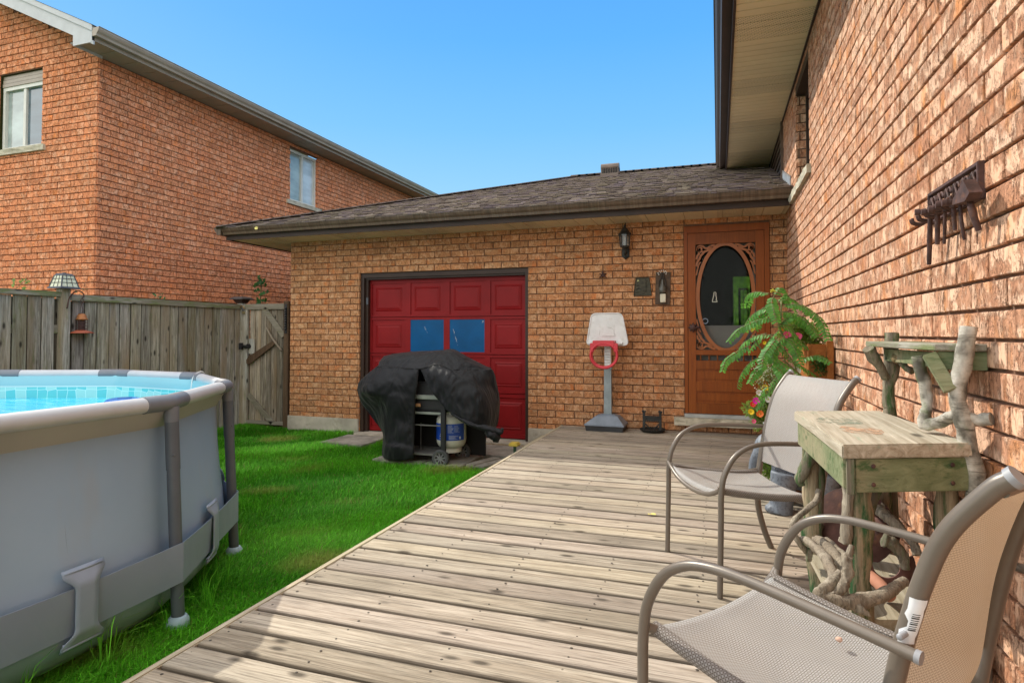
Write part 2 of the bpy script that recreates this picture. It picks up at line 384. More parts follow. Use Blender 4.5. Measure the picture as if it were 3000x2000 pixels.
# garage soffit / fascia / gutter
EZ=2.385; EY=6.575
def groovepanel(name,x0,x1,y0,y1,z,pitch,axis,mat,parent):
    "soffit of interlocking panels; axis = direction the grooves run"
    mb=MB(); 
    a,b=(x0,x1) if axis=='y' else (y0,y1); i=a; k=0; rr=random.Random(9)
    while i<b-.001:
        j=min(b,i+pitch); g=.015; g2=1-.05*rr.random(); mb.col=(g2,g2,g2)
        if axis=='y': mb.box((i+.003,y0,z),(j-.003,y1,z+.012),.002)
        else: mb.box((x0,i+.003,z),(x1,j-.003,z+.012),.002)
        i=j; k+=1
    mb.col=(.5,.5,.45); mb.box((x0,y0,z+.008),(x1,y1,z+.02))
    return mb.build(name,mat,parent)
def soffmat(name,c,axis,per,thick,s=.0135):
    t=NT(name); sp=t.n('ShaderNodeSeparateXYZ'); t.l(t.obj,sp.inputs[0])
    X=sp.outputs[0]; Yy=sp.outputs[1]
    run,acr=(Yy,X) if axis=='y' else (X,Yy)
    fx=t.m('ABSOLUTE',t.m('SUBTRACT',t.m('FRACT',t.m('DIVIDE',run,s*1.9)),.5)); 
    sh=t.m('MULTIPLY',t.m('FLOOR',t.m('DIVIDE',acr,s)),.5)
    fx=t.m('ABSOLUTE',t.m('SUBTRACT',t.m('FRACT',t.m('ADD',t.m('DIVIDE',run,s*1.9),sh)),.5)); fy=t.m('ABSOLUTE',t.m('SUBTRACT',t.m('FRACT',t.m('DIVIDE',acr,s)),.5))
    hole=t.m('MULTIPLY',t.m('LESS_THAN',fx,.17),t.m('LESS_THAN',fy,.26))
    band=t.m('LESS_THAN',t.m('FRACT',t.m('DIVIDE',acr,per)),thick)
    cc=t.mix(t.m('MULTIPLY',hole,band),t.ramp(t.noise(3,4),[(.3,tuple(x*.9 for x in c)),(.7,c)]),tuple(x*.16 for x in c))
    cc=t.mix(1,cc,t.attr(),'MULTIPLY'); return t.out(cc,.5)
M['soffit_up']=soffmat('cream_perforated_soffit',(.78,.68,.44),'x',1.2,.333)
M['soffit_gar']=soffmat('cream_soffit',(.76,.67,.45),'y',1.2,.33)
groovepanel('garage_soffit',-6.34,WX-.02,EY,7.092,EZ,.2,'y',M['soffit_gar'],house)
groovepanel('garage_side_soffit',-6.34,-5.745,7.1,13,EZ,.2,'x',M['soffit_gar'],house)
mb=MB(); mb.box((-6.36,EY-.018,EZ-.012),(WX-.02,EY,2.52)); mb.box((-6.378,EY-.018,EZ-.012),(-6.36,13,2.52)); mb.build('garage_fascia',M['brown_metal'],house)
def gutter(name,p,q,out,mat,parent,h=.095,w=.11,ends=True,drop=0):
    "K-style gutter from p to q (top outer-back corner line), out = outward unit vector"
    p=Vector(p);q=Vector(q);o=Vector(out);u=Vector((0,0,1))
    pr=[(0,0),(0,-h),(w*.55,-h),(w*.62,-h*.72),(w*.80,-h*.50),(w*.92,-h*.22),(w*.92,-h*.06),(w,0),(w,.004),(w*.86,.004),(w*.84,-h*.1),(w*.5,-h*.9),(.01,-h*.9),(.01,0)]
    mb=MB(); n=len(pr); L_=(q-p).length; seg=max(1,int(L_/1.5)); vs=[]
    for i in range(seg+1):
        b=p.lerp(q,i/seg)
        for a,c in pr: vs.append(b+o*a+u*c)
    fs_=[(i*n+j,i*n+(j+1)%n,(i+1)*n+(j+1)%n,(i+1)*n+j) for i in range(seg) for j in range(n)]
    mb.add(vs,fs_)
    if ends:
        for b in (p,q):
            sg=1 if b is p else -1; d=(q-p).normalized()*.003*sg
            mb.prism([b-d+o*a+u*c for a,c in pr[:8]],d)
    return mb.build(name,mat,parent)
M['gut_streak']=None
t=NT('streaked_brown_gutter'); n1=t.noise(1,5,t.map((46,2,3)),.6); n2=t.noise(3,4)
cc=t.ramp(n1,[(.3,(.072,.05,.036)),(.55,(.13,.09,.062)),(.75,(.19,.145,.10))]); cc=t.mix(t.rf(n2,.6,.8),cc,(.10,.085,.05)); t.out(cc,.42,spec=.4); M['gut_streak']=t.mat
gutter('garage_gutter',(-6.36,EY-.02,2.535),(WX-.025,EY-.02,2.535),(0,-1,0),M['gut_streak'],house,h=.10,w=.125)
gutter('garage_side_gutter',(-6.38,6.46,2.535),(-6.38,13,2.535),(-1,0,0),M['gut_streak'],house,h=.10,w=.12)
# garage hip roof, single shingle tabs
SL=1/3.; ex,ey,ez=-6.35,6.46,2.525
nrm=Vector((0,-SL,1)).normalized()
mb=MB(); RX=13.2
mb.add([(ex,ey,ez),(WX+.3,ey,ez),(WX+.3,ey+4,ez+4*SL),(ex+4,ey+4,ez+4*SL)],[(0,1,2,3)],1)
mb.add([(ex,ey,ez),(ex+4,ey+4,ez+4*SL),(ex+4,14,ez+4*SL),(ex,18,ez)],[(0,1,2,3)],1)
mb.add([(ex+4,ey+4,ez+4*SL),(WX+.3,ey+4,ez+4*SL),(WX+.3,14.5,ez),(ex,14.5,ez)],[(0,1,2,3)],1)
rr=random.Random(11); sc_=.135; ncour=int(4/sc_)
for k in range(ncour+1):
    y0=ey-.03+k*sc_; y1=y0+sc_+.02; x=ex+max(0,y0-ey)+rr.uniform(-.1,0)
    while x<WX:
        wd=rr.choice([.06,.09,.12,.16]); xa=max(x,ex+max(0,y0-ey)); xb=min(x+wd-.004,WX-.002); x+=wd
        if xb-xa<.02: continue
        th=rr.choice([.010,.014,.020]); y0j=y0-rr.choice([0,0,.006])
        z=lambda y:ez+(y-ey)*SL
        g=rr.random(); 
        mb.col=rr.choice([(.80,.74,.86),(.90,.86,.72),(.74,.68,.64),(.95,.90,.84),(.70,.65,.66),(.86,.80,.72)])
        q=rr.uniform(.75,1); mb.col=tuple(c*q for c in mb.col)
        dz=.006+th
        mb.add([(xa,y0j,z(y0j)+dz-.012),(xb,y0j,z(y0j)+dz-.012),(xb,y0j,z(y0j)+dz),(xa,y0j,z(y0j)+dz),(xb,y1,z(y1)+.004),(xa,y1,z(y1)+.004)],[(0,1,2,3),(3,2,4,5),(0,3,5),(1,4,2)],0)
# hip and ridge caps
for k in range(42):
    a=k*.135; 
    if a<5.6:
        s_=a/math.sqrt(2); p=Vector((ex+s_,ey+s_,ez+s_*SL+.022)); d=Vector((1,1,SL)).normalized(); q=rr.uniform(.55,.9); mb.col=(q,q*.93,q*.9)
        mb.obox(p,(d,d.cross(Vector((0,0,1))).normalized(),Vector((0,0,1))),(.085,.10,.007))
for k in range(38):
    q=rr.uniform(.55,.9); mb.col=(q,q*.93,q*.9); x=ex+4+k*.135
    if x<WX-.1: mb.obox((x,ey+4,ez+4*SL+.02),(Vector((1,0,0)),Vector((0,1,0)),Vector((0,0,1))),(.085,.10,.008))
t=NT('asphalt_shingles'); cc=t.ramp(t.noise(260,2),[(.35,(.11,.095,.085)),(.6,(.33,.29,.265))]); cc=t.mix(1,cc,t.attr(),'MULTIPLY'); t.bump(t.noise(300,2),.6,.004); M['shingle']=t.out(cc,.95,spec=.15)
groof=mb.build('garage_roof',[M['shingle'],M['dark']],house)
# roof vent
mb=MB(); vx,vy=-1.70,10.15; vz=ez+(vy-ey)*SL
mb.box((vx-.15,vy-.13,vz-.03),(vx+.15,vy+.16,vz+.02)); mb.tube([(vx-.15,vy,vz+.14),(vx+.15,vy,vz+.14)],.075,12); mb.box((vx-.15,vy-.07,vz),(vx+.15,vy+.1,vz+.14),.01)
mb.cur=1
for i in range(9): mb.box((vx-.12+i*.029,vy-.082,vz+.03),(vx-.105+i*.029,vy-.07,vz+.12))
mb.build('roof_vent',[M['brown_gutter'],M['dark']],house)
# upper eave
groovepanel('upper_soffit',.145,WX-.001,-2.5,9.6,3.47,.1,'x',M['soffit_up'],house)
mb=MB(); mb.box((.125,-2.5,3.455),(.143,9.6,3.64)); mb.box((WX-.03,-2.5,3.452),(WX-.013,7.3,3.468)); mb.build('upper_fascia',M['brown_metal'],house)
gutter('upper_gutter',(.123,-2.5,3.645),(.123,9.5,3.645),(-1,0,0),M['brown_metal'],house,h=.105,w=.135)
mb=MB(); mb.add([(.0,-2.5,3.66),(5,-2.5,5.6),(5,14,5.6),(.0,14,3.66)],[(0,1,2,3)]); mb.add([(.15,-2.5,3.50),(5,-2.5,5.44),(5,14,5.44),(.15,14,3.50)],[(0,1,2,3)]); mb.build('upper_roof',M['shingle'],house)
# siding triangle above garage roof, corner post, step flashing
mb=MB()
for k in range(9):
    z=2.80+k*.095; 
    mb.add([(WX-.004,7.36,z),(WX-.022,7.36,z-.008),(WX-.022,9.6,z-.008),(WX-.004,9.6,z+.0),(WX-.004,7.36,z+.09),(WX-.004,9.6,z+.09)],[(0,1,2,3),(1,4,5,2)])
mb.box((WX-.04,7.32,2.76),(WX,7.37,3.47)); mb.build('brown_siding',M['brown_gutter'],house)
mb=MB()
for k in range(7):
    y=6.62+k*.112; z=ez+(y-ey)*SL+.01; mb.box((WX-.028,y,z),(WX-.017,y+.106,z+.10),.002)
t=NT('grey_flashing'); t.out(t.ramp(t.noise(12),[(.3,(.36,.42,.48)),(.7,(.60,.66,.70))]),.4,.6); mb.build('step_flashing',t.mat,house)
# upper window
mb=MB(); y0,y1,z0,z1=WIN
mb.box((WX+.07,y0-.05,z0),(WX+.12,y0+.045,z1)); mb.box((WX+.07,y1-.06,z0),(WX+.12,y1,z1)); mb.box((WX+.07,y0+.045,z1-.05),(WX+.12,y1-.06,z1)); mb.box((WX+.07,y0+.045,z0),(WX+.12,y1-.06,z0+.05)); mb.box((WX-.012,y0-.03,z1),(WX+.12,y1+.03,3.455))
win=mb.build('window',M['brown_metal'],house)
def glassmat(name,c,rough=.04):
    t=NT(name); cc=t.ramp(t.noise(1.6,3,t.map((1,1,2.5))),[(.35,tuple(x*.6 for x in c)),(.65,c)]); t.b.inputs['Coat Weight'].default_value=.6; t.b.inputs['Coat Roughness'].default_value=.01
    return t.out(cc,rough,spec=1.0)
M['glass_dark']=glassmat('dark_window_glass',(.03,.035,.035)); M['glass_curtain']=glassmat('curtained_glass',(.42,.52,.50),.08); M['glass_blue']=glassmat('blue_dark_glass',(.10,.16,.20)); M['glass_light']=glassmat('curtained_glass_bright',(.66,.74,.76),.08)
mb=MB(); mb.box((WX+.092,y0+.045,z0+.05),(WX+.098,y1-.06,z1-.05)); mb.build('pane',M['glass_dark'],win)
def roughsill(mb,a,b,face,seed=0):
    "stone sill with a chipped rock face: a,b corners, face = (axis, sign)"
    a=Vector(a);b=Vector(b); bm=bmesh.new(); bmesh.ops.create_cube(bm,size=1)
    c=(a+b)/2; s=b-a
    for v in bm.verts: v.co=Vector((c[i]+v.co[i]*abs(s[i]) for i in range(3)))
    bmesh.ops.subdivide_edges(bm,edges=bm.edges[:],cuts=14,use_grid_fill=True)
    ax,sg=face; ext=(max(a[ax],b[ax]) if sg>0 else min(a[ax],b[ax]))
    for v in bm.verts:
        if abs(v.co[ax]-ext)<1e-4:
            n_=noise.noise(v.co*Vector((9,9,25))+Vector((seed,0,0))) if False else noise.noise(Vector((v.co.x*26+seed,v.co.y*26,v.co.z*34)))
            v.co[ax]-=sg*(.006+.010*n_)
    mb.addbm(bm)
mb=MB(); roughsill(mb,(WX-.055,y0-.08,z0-.075),(WX+.1,6.52,z0-.004),(0,-1)); mb.build('sill',M['stone'],win)
# ---------------- garage door ----------------
gdoor=MB()
M['redp']=paint('red_door_paint',(.235,.009,.011),.5,var=.08,sc=3,bump=.06,bsc=40,spec=.2)
M['bluep']=paint('blue_painted_pane',(.001,.085,.24),.35,var=.1,sc=4,bump=.05,spec=.2)
xs=[(-4.485,-3.975),(-3.895,-3.405),(-3.32,-2.83),(-2.75,-2.275)]
secs=[(1.318,1.827,1.345,1.772),(.828,1.314,.857,1.280),(.338,.824,.372,.788),(-.222,.334,-.165,.285)]
YD=7.215
mb=MB(); mb.box((-4.52,YD+.03,-.225),(-2.25,YD+.05,1.85)); gd=mb.build('garage_door',M['redp'],house)
for si,(z0,z1,c0,c1) in enumerate(secs):
    mb=MB(); xe=[-4.515,-2.252]; 
    edges=[xe[0]]+[v for p in xs for v in p]+[xe[1]]
    mb.box((xe[0],YD,z0+.002),(xe[1],YD+.032,c0),.003); mb.box((xe[0],YD,c1),(xe[1],YD+.032,z1-.002),.003)
    for i in range(0,10,2): mb.box((edges[i],YD+.0006,c0-.001),(edges[i+1],YD+.0315,c1+.001))
    for ci,(a,b) in enumerate(xs):
        if si==1 and ci in (1,2): continue
        mb.box((a,YD+.014,c0),(b,YD+.03,c1))
        i=.07; j=.10; y=YD+.014
        P=[(a+i,y,c0+i),(b-i,y,c0+i),(b-i,y,c1-i),(a+i,y,c1-i),(a+j,y-.012,c0+j),(b-j,y-.012,c0+j),(b-j,y-.012,c1-j),(a+j,y-.012,c1-j)]
        P=[(a+i-.018,y-.001,c0+i-.018),(b-i+.018,y-.001,c0+i-.018),(b-i+.018,y-.001,c1-i+.018),(a+i-.018,y-.001,c1-i+.018)]
        Q=[(a+i,y-.010,c0+i),(b-i,y-.010,c0+i),(b-i,y-.010,c1-i),(a+i,y-.010,c1-i)]
        Rr=[(a+i+.008,y-.004,c0+i+.008),(b-i-.008,y-.004,c0+i+.008),(b-i-.008,y-.004,c1-i-.008),(a+i+.008,y-.004,c1-i-.008)]
        T=[(a+j,y-.011,c0+j),(b-j,y-.011,c0+j),(b-j,y-.011,c1-j),(a+j,y-.011,c1-j)]
        def ring(n): return [(n*4+k,n*4+(k+1)%4,(n+1)*4+(k+1)%4,(n+1)*4+k) for k in range(4)]
        mb.add(P+Q+Rr+T,ring(0)+ring(1)+ring(2)+[(12,13,14,15)])
    mb.build('door_section',M['redp'],gd)
rr=random.Random(2)
M['scratch']=paint('chipped_white_mark',(.65,.68,.70),.8,var=.1,bump=0)
for ci in (1,2):
    a,b=xs[ci]; c0,c1=secs[1][2:]
    mb=MB(); mb.box((a-.004,YD+.006,c0-.004),(b+.004,YD+.016,c1+.004),.002); mb.cur=1
    pts=[(.42,.78,.50,.60)] if ci==1 else [(.08,.72,.17,.45),(.17,.45,.24,.2),(.96,.97,.93,.9)]
    for (u0,v0,u1,v1) in pts:
        for q in range(14):
            f=rr.random(); u=u0+(u1-u0)*f+rr.uniform(-.012,.012); v=v0+(v1-v0)*f; s_=rr.uniform(.002,.006)*(1.6 if f<.4 else .8)
            mb.add([(a+(b-a)*u,YD+.0054,c0+(c1-c0)*v),(a+(b-a)*u+s_*.6,YD+.0054,c0+(c1-c0)*v+.002),(a+(b-a)*u+s_*.8,YD+.0054,c0+(c1-c0)*v-s_*2.5)],[(0,1,2)])
    mb.build('window_pane',[M['bluep'],M['scratch']],gd,fix=False)
mb=MB()
for x,w_ in ((-4.606,.094),(-2.254,.05)):
    mb.box((x+.002,WY+.02,-.225),(x+w_-.04 if x<-4 else x+w_-.002,WY+.125,1.85)) 
mb.box((-4.554,WY+.06,-.225),(-4.512,WY+.115,1.85)); mb.box((-4.604,WY+.02,1.85),(-2.207,WY+.125,1.909)); mb.box((-4.604,WY+.045,1.826),(-2.207,WY+.112,1.851))
mb.build('door_frame',M['brown_metal'],gd)
mb=MB(); mb.box((-4.535,WY+.045,1.49),(-4.505,WY+.06,1.585),.003); mb.build('latch_plate',M['greytube'],gd)
# ---------------- entry door ----------------
ed=MB(); y=7.075
ed.box((-.357,y-.006,.205),(-.319,y+.06,2.305),.003); ed.box((.486,y-.006,.205),(.536,y+.06,2.305),.003); ed.box((-.319,y-.0055,2.226),(.486,y+.059,2.3045),.003)
edr=ed.build('entry_door',M['doorwood'],house)
W=M['doorwood']
mb=MB(); 
for a,b in (((-.316,.208),(-.232,2.222)),((.396,.208),(.483,2.222))): mb.box((a[0],y,a[1]),(b[0],y+.035,b[1]),.002)
rr=random.Random(8)
for z0,z1 in ((2.095,2.222),(.858,.915),(.70,.797),(.455,.564),(.208,.325)):
    g=rr.uniform(.8,1); mb.col=(g,g,g); mb.box((-.233,y+.001,z0),(.397,y+.034,z1),.002)
mb.col=(1,1,1); mb.build('door_rails',W,edr)
for z0,z1 in ((.564,.70),(.325,.455)):
    mb=MB(); mb.box((-.233,y+.016,z0),(.397,y+.028,z1)); mb.box((-.205,y+.008,z0+.026),(.37,y+.017,z1-.026),.008); mb.build('door_panel',W,edr)
for i in range(7):
    mb=MB(); x=-.185+i*.09; mb.lathe([(.004,.797),(.009,.805),(.005,.815),(.008,.828),(.005,.84),(.009,.85),(.004,.858)],(x,y+.018,0),8); mb.build('spindle',W,edr,smooth=True)
# oval fretwork
mb=MB(); cx,cz=.082,1.504; ra,rb=.292,.588
def band(P,w0,th=.012,y=y+.006,mb=None):
    n=len(P); vs=[]
    for i,(px,pz) in enumerate(P):
        a=P[max(i-1,0)]; b=P[min(i+1,n-1)]; dx,dz=b[0]-a[0],b[1]-a[1]; l_=math.hypot(dx,dz) or 1; nx,nz=-dz/l_,dx/l_
        ww=w0(i/(n-1)) if callable(w0) else w0
        for s_ in (-1,1):
            for yy in (y,y+th): vs.append((px+nx*ww*s_,yy,pz+nz*ww*s_))
    fs_=[]
    for i in range(n-1):
        q=i*4; p=q+4
        fs_+= [(q,q+2,p+2,p),(q+1,p+1,p+3,q+3),(q,p,p+1,q+1),(q+2,q+3,p+3,p+2)]
    fs_+= [(0,1,3,2),(n*4-4,n*4-2,n*4-1,n*4-3)]
    mb.add(vs,fs_)
E1=[(cx+ra*math.cos(t_),cz+rb*math.sin(t_)) for t_ in np.linspace(0,2*math.pi,73)]
band(E1,.020,mb=mb)
for sx_ in (-1,1):
    for sz_ in (-1,1):
        X0=cx+sx_*.308; Z0=cz+sz_*.585
        f=lambda u,v:(X0-sx_*u,Z0-sz_*v)
        S1=[f(.045+.034*math.cos(a)*(1-k/40),.045+.034*math.sin(a)*(1-k/40)) for k,a in enumerate(np.linspace(math.pi*.2,math.pi*2.3,26))]
        band(S1,.009,mb=mb)
        band([f(*p) for p in [(.005,.16),(.014,.12),(.034,.10),(.030,.07),(.012,.05),(.018,.022),(.045,.01),(.075,.016),(.095,.035),(.12,.04),(.16,.016),(.20,.006)]],.011,mb=mb)
        band([f(*p) for p in [(.005,.24),(.012,.19),(.04,.15),(.05,.12),(.07,.10),(.09,.075),(.13,.062),(.17,.03)]],.012,mb=mb)
        band([f(*p) for p in [(.0,.34),(.014,.28),(.03,.22),(.045,.19)]],.007,mb=mb)
mb.build('oval_fretwork',paint('cedar_fretwork',(.31,.090,.014),.4,var=.1,sc=8),edr)
mb=MB(); mb.box((-.233,y+.022,.797),(.397,y+.026,2.095)); 
t=NT('insect_screen'); t.out((.006,.007,.006),.9,spec=.0); tr=t.n('ShaderNodeBsdfTransparent'); ms=t.n('ShaderNodeMixShader'); ms.inputs[0].default_value=.72; t.l(t.b.outputs[0],ms.inputs[1]); t.l(tr.outputs[0],ms.inputs[2]); t.l(ms.outputs[0],t.t.nodes['Material Output'].inputs[0])
mb.build('insect_screen',t.mat,edr)
inner=MB(); yi=7.165
M['offwhite']=paint('off_white_door',(.52,.54,.50),.5,var=.05,bump=.03)
inner.box((-.32,yi,.2),(-.20,yi+.04,2.2)); inner.box((.37,yi,.2),(.49,yi+.04,2.2)); inner.box((-.20,yi+.001,.2),(.37,yi+.039,1.187)); inner.box((-.2,yi+.001,2.08),(.37,yi+.039,2.2))
for a,b in ((-.13,.05),(.12,.30)):
    inner.box((a,yi-.008,.62),(b,yi+.002,1.06),.006)
inner.box((-.2,yi-.008,1.165),(.37,yi+.002,1.187),.003)
inner.build('inner_door',M['offwhite'],edr)
mb=MB(); mb.box((-.21,yi+.015,1.18),(.38,yi+.02,2.09)); 
t=NT('inner_glass'); gl=t.n('ShaderNodeBsdfGlossy'); gl.inputs['Roughness'].default_value=.02; tr=t.n('ShaderNodeBsdfTransparent'); tr.inputs[0].default_value=(.75,.8,.75,1); ms=t.n('ShaderNodeMixShader'); ms.inputs[0].default_value=.02; t.l(tr.outputs[0],ms.inputs[1]); t.l(gl.outputs[0],ms.inputs[2]); t.l(ms.outputs[0],t.t.nodes['Material Output'].inputs[0])
mb.build('inner_glass',t.mat,edr)
# dark passage behind the door; its glowing panel is a painted reflection of greenery
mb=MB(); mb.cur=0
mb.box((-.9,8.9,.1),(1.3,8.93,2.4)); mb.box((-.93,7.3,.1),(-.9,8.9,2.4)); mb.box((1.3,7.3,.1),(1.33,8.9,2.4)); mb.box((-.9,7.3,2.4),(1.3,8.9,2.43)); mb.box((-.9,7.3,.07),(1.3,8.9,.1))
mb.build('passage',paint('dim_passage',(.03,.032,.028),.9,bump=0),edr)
t=NT('foliage_reflection_glow'); cc=t.ramp(t.noise(14,6,rough=.7),[(.35,(.02,.07,.01)),(.5,(.12,.30,.03)),(.65,(.35,.60,.10))]); t.out((0,0,0),1); t.l(cc,t.b.inputs['Emission Color']); t.b.inputs['Emission Strength'].default_value=.75  # emission paints the green reflection in the door glass
mb=MB(); wx0=Y_W=.205; mb.box((.205,8.86,1.21),(.42,8.865,1.875)); fw=mb.build('reflection_panel',t.mat,edr)
mb=MB(); mb.box((.195,8.85,1.2),(.205,8.87,1.885)); mb.box((.42,8.85,1.2),(.43,8.87,1.885)); mb.box((.27,8.85,1.2),(.30,8.858,1.72)); mb.box((.27,8.85,1.69),(.40,8.858,1.72)); mb.box((.385,8.85,1.2),(.40,8.858,1.7)); mb.box((.335,8.85,1.2),(.341,8.858,1.7)); mb.build('reflected_door_frame',M['dark'],fw)  # dark bars of the other door painted into that reflection
# knob, sticker, dog decal
mb=MB(); mb.lathe([(.0,.0),(.032,.004),(.034,.012),(.018,.02),(.012,.035),(.03,.045),(.036,.058),(.028,.072),(.0,.078)],(-.262,y,1.164),14,ax=Matrix.Rotation(R(90),3,'X'))
for k in range(8):
    a=k*math.pi/4; mb.tube([(-.262+.03*math.cos(a),y-.006,1.164+.03*math.sin(a)),(-.262+.052*math.cos(a),y-.012,1.164+.052*math.sin(a))],[.013,.006],6)
mb.tube([(-.25,y-.05,1.165),(-.19,y-.055,1.168)],[.01,.014],8)
mb.build('door_handle',M['iron'],edr,smooth=True)
mb=MB(); P=[(-.03,0),(.03,0),(.028,.012),(.016,.018),(.02,.05),(.012,.09),(.016,.11),(.004,.128),(-.012,.12),(-.01,.095),(-.022,.05),(-.03,.02)]
P=[(-.029+a*.85,1.45+b*.85) for a,b in P]; band(P+[P[0]],.0035,th=.001,y=y+.02,mb=mb); mb.build('dog_outline_decal',paint('cream_decal',(.75,.72,.6),.6,bump=0),edr)
mb=MB(); band([(-.133+.028*math.cos(a),1.237+.028*math.sin(a)) for a in np.linspace(0,2*math.pi,25)],.004,th=.001,y=y+.02,mb=mb); mb.build('round_sticker',paint('blue_grey_sticker',(.25,.32,.42),.6,bump=0),edr)
mb=MB(); roughsill(mb,(-.47,6.98,.078),(.62,7.12,.163),(1,-1),5); mb.build('door_sill',M['stone'],house)
mb=MB(); mb.box((-.36,7.03,.164),(.54,7.12,.203),.004); mb.build('threshold',paint('grey_threshold',(.42,.44,.42),.5),house)
# ---------------- neighbour house ----------------
nb=thing('neighbour_house','two storey salmon red brick house with taupe gutter behind the fence','house',loc=(-7.47,5.53,0))
NX=-7.47; NY=5.53
W2=(9.18,9.99,3.56,4.53); W1=(-9.33,-8.48,3.60,4.64)
mb=MB(); brickwall(mb,lambda u,z,d:(NX+d,u,z),NY,17,1.0,4.62,[W2],seed=21,vary=.16,phase=.04,jt=.011)
ridge=-12.5; top=lambda u:4.78+.475*((u+17.5) if u<ridge else (NX-u))
brickwall(mb,lambda u,z,d:(u,NY-d,z),-14,NX,.6,7.2,[W1],seed=22,vary=.16,phase=.04,topf=top)
plate(mb,lambda u,z,d:(NX+d,u,z),NY,17,-.3,4.75,[W2],1); plate(mb,lambda u,z,d:(u,NY-d,z),-17.5,NX,-.3,4.78,[W1],1)
mb.add([(-17.5,NY,4.78),(NX,NY,4.78),(ridge,NY,7.15)],[(0,1,2)],1)
brickwall(mb,lambda u,z,d:(u,W2[1]-d,z),NX-.10,NX,W2[2],W2[3],seed=23); brickwall(mb,lambda u,z,d:(W1[1]-d,u,z),NY,NY+.1,W1[2],W1[3],seed=24)
plate(mb,lambda u,z,d:(u,W2[1]-d,z),NX-.12,NX,W2[2],W2[3],[],1,.001); plate(mb,lambda u,z,d:(W1[1]-d,u,z),NY,NY+.12,W1[2],W1[3],[],1,.001); plate(mb,lambda u,z,d:(u,W2[0]+d,z),NX-.12,NX,W2[2],W2[3],[],1,.001)
mb.build('wall',[M['brick_far'],M['mortar_far']],nb)
M['soffit_nb']=soffmat('taupe_soffit',(.34,.30,.24),'x',99,.0)
groovepanel('soffit',NX,-7.10,5.17,17,4.63,.31,'x',M['soffit_nb'],nb)
mb=MB(); mb.box((-7.10,5.17,4.62),(-7.085,17,4.76)); mb.build('fascia',M['taupe_metal'],nb)
gutter('gutter',(-7.084,5.16,4.765),(-7.084,17,4.765),(1,0,0),M['taupe_metal'],nb,h=.10,w=.115)
mb=MB(); sl=.475
def pr_(x,z): return (x,5.16,z)
mb.add([(-7.05,5.14,4.79),(ridge,5.14,4.79+sl*(-7.05-ridge)),(ridge,17,4.79+sl*(-7.05-ridge)),(-7.05,17,4.79)],[(0,1,2,3)])
mb.add([(-17.9,5.14,4.79),(ridge,5.14,4.79+sl*(-7.05-ridge)),(ridge,17,4.79+sl*(-7.05-ridge)),(-17.9,17,4.79)],[(0,1,2,3)])
mb.build('roof',M['shingle'],nb)
mb=MB()
for (dz0,dz1,y0,y1) in ((-.235,-.075,5.17,5.19),(-.075,-.004,5.15,5.185)):
    x0=-7.085; zz=lambda x:4.79+sl*(-7.05-x)
    mb.prism([(x0,y0,zz(x0)+dz0),(ridge,y0,zz(ridge)+dz0),(ridge,y0,zz(ridge)+dz1),(x0,y0,zz(x0)+dz1)],(0,y1-y0,0))
    mb.prism([(-17.9,y0,4.79+dz0),(ridge,y0,zz(ridge)+dz0),(ridge,y0,zz(ridge)+dz1),(-17.9,y0,4.79+dz1)],(0,y1-y0,0))
mb.prism([(-7.10,5.165,4.60),(-7.42,5.165,4.60),(-7.42,5.165,4.86),(-7.10,5.165,4.72)],(0,.02,0)); mb.box((-7.42,5.185,4.60),(-7.405,5.53,4.86)); mb.box((-7.42,5.19,4.855),(-17,5.53,4.86)) if False else None
mb.build('rake_board',M['white_metal'],nb)
mb=MB(); zz=lambda x:4.79+sl*(-7.05-x)-.23
mb.add([(-7.42,5.19,zz(-7.42)),(ridge,5.19,zz(ridge)),(ridge,5.53,zz(ridge)),(-7.42,5.53,zz(-7.42))],[(0,1,2,3)]); mb.build('gable_soffit',M['soffit_nb'],nb)
M['winframe']=paint('white_window_frame',(.66,.66,.60),.4,var=.05,bump=.02)
def nbwin(mapf,u0,u1,z0,z1,lintel,mats,sillbox,face):
    mb=MB()
    def bx(a,b,c,d,e,f): mb.prism([mapf(a,c,e),mapf(b,c,e),mapf(b,d,e),mapf(a,d,e)],Vector(mapf(a,c,f))-Vector(mapf(a,c,e)))
    zt=z1-lintel
    bx(u0,u0+.045,z0,zt,.03,.09); bx(u1-.045,u1,z0,zt,.03,.09); bx(u0+.045,u1-.045,zt-.05,zt,.03,.09); bx(u0+.045,u1-.045,z0,z0+.04,.03,.09)
    um=(u0+u1)/2; bx(um-.025,um+.025,z0+.04,zt-.05,.04,.085)
    wn_=mb.build('window',M['winframe'],nb)
    if lintel:
        lb_=MB()
        for k in range(3): lb_.prism([mapf(a_,z_,.018+.006*k) for a_,z_ in ((u0,zt+lintel*k/3),(u1,zt+lintel*k/3),(u1,zt+lintel*(k+.86)/3),(u0,zt+lintel*(k+.86)/3))],Vector(mapf(u0,z0,.09))-Vector(mapf(u0,z0,.018+.006*k)))
        lb_.build('head_trim',M['taupe_metal'],wn_)
    bk=MB(); bk.prism([mapf(u0-.02,z0-.02,.115),mapf(u1+.02,z0-.02,.115),mapf(u1+.02,z1+.03,.115),mapf(u0-.02,z1+.03,.115)],Vector(mapf(u0,z0,.12))-Vector(mapf(u0,z0,.115))); bk.build('dark_window_backing',M['dark'],wn_)  # dark plate added behind the window to block the bright view through
    for (a,b),mt in zip(((u0+.045,um-.025),(um+.025,u1-.045)),mats):
        mb=MB(); mb.prism([mapf(a,z0+.04,.07),mapf(b,z0+.04,.07),mapf(b,zt-.05,.07),mapf(a,zt-.05,.07)],Vector(mapf(a,z0,.076))-Vector(mapf(a,z0,.07))); mb.build('pane',mt,wn_)
    mb=MB(); roughsill(mb,*sillbox,face,3); mb.build('sill',M['stone'],wn_)
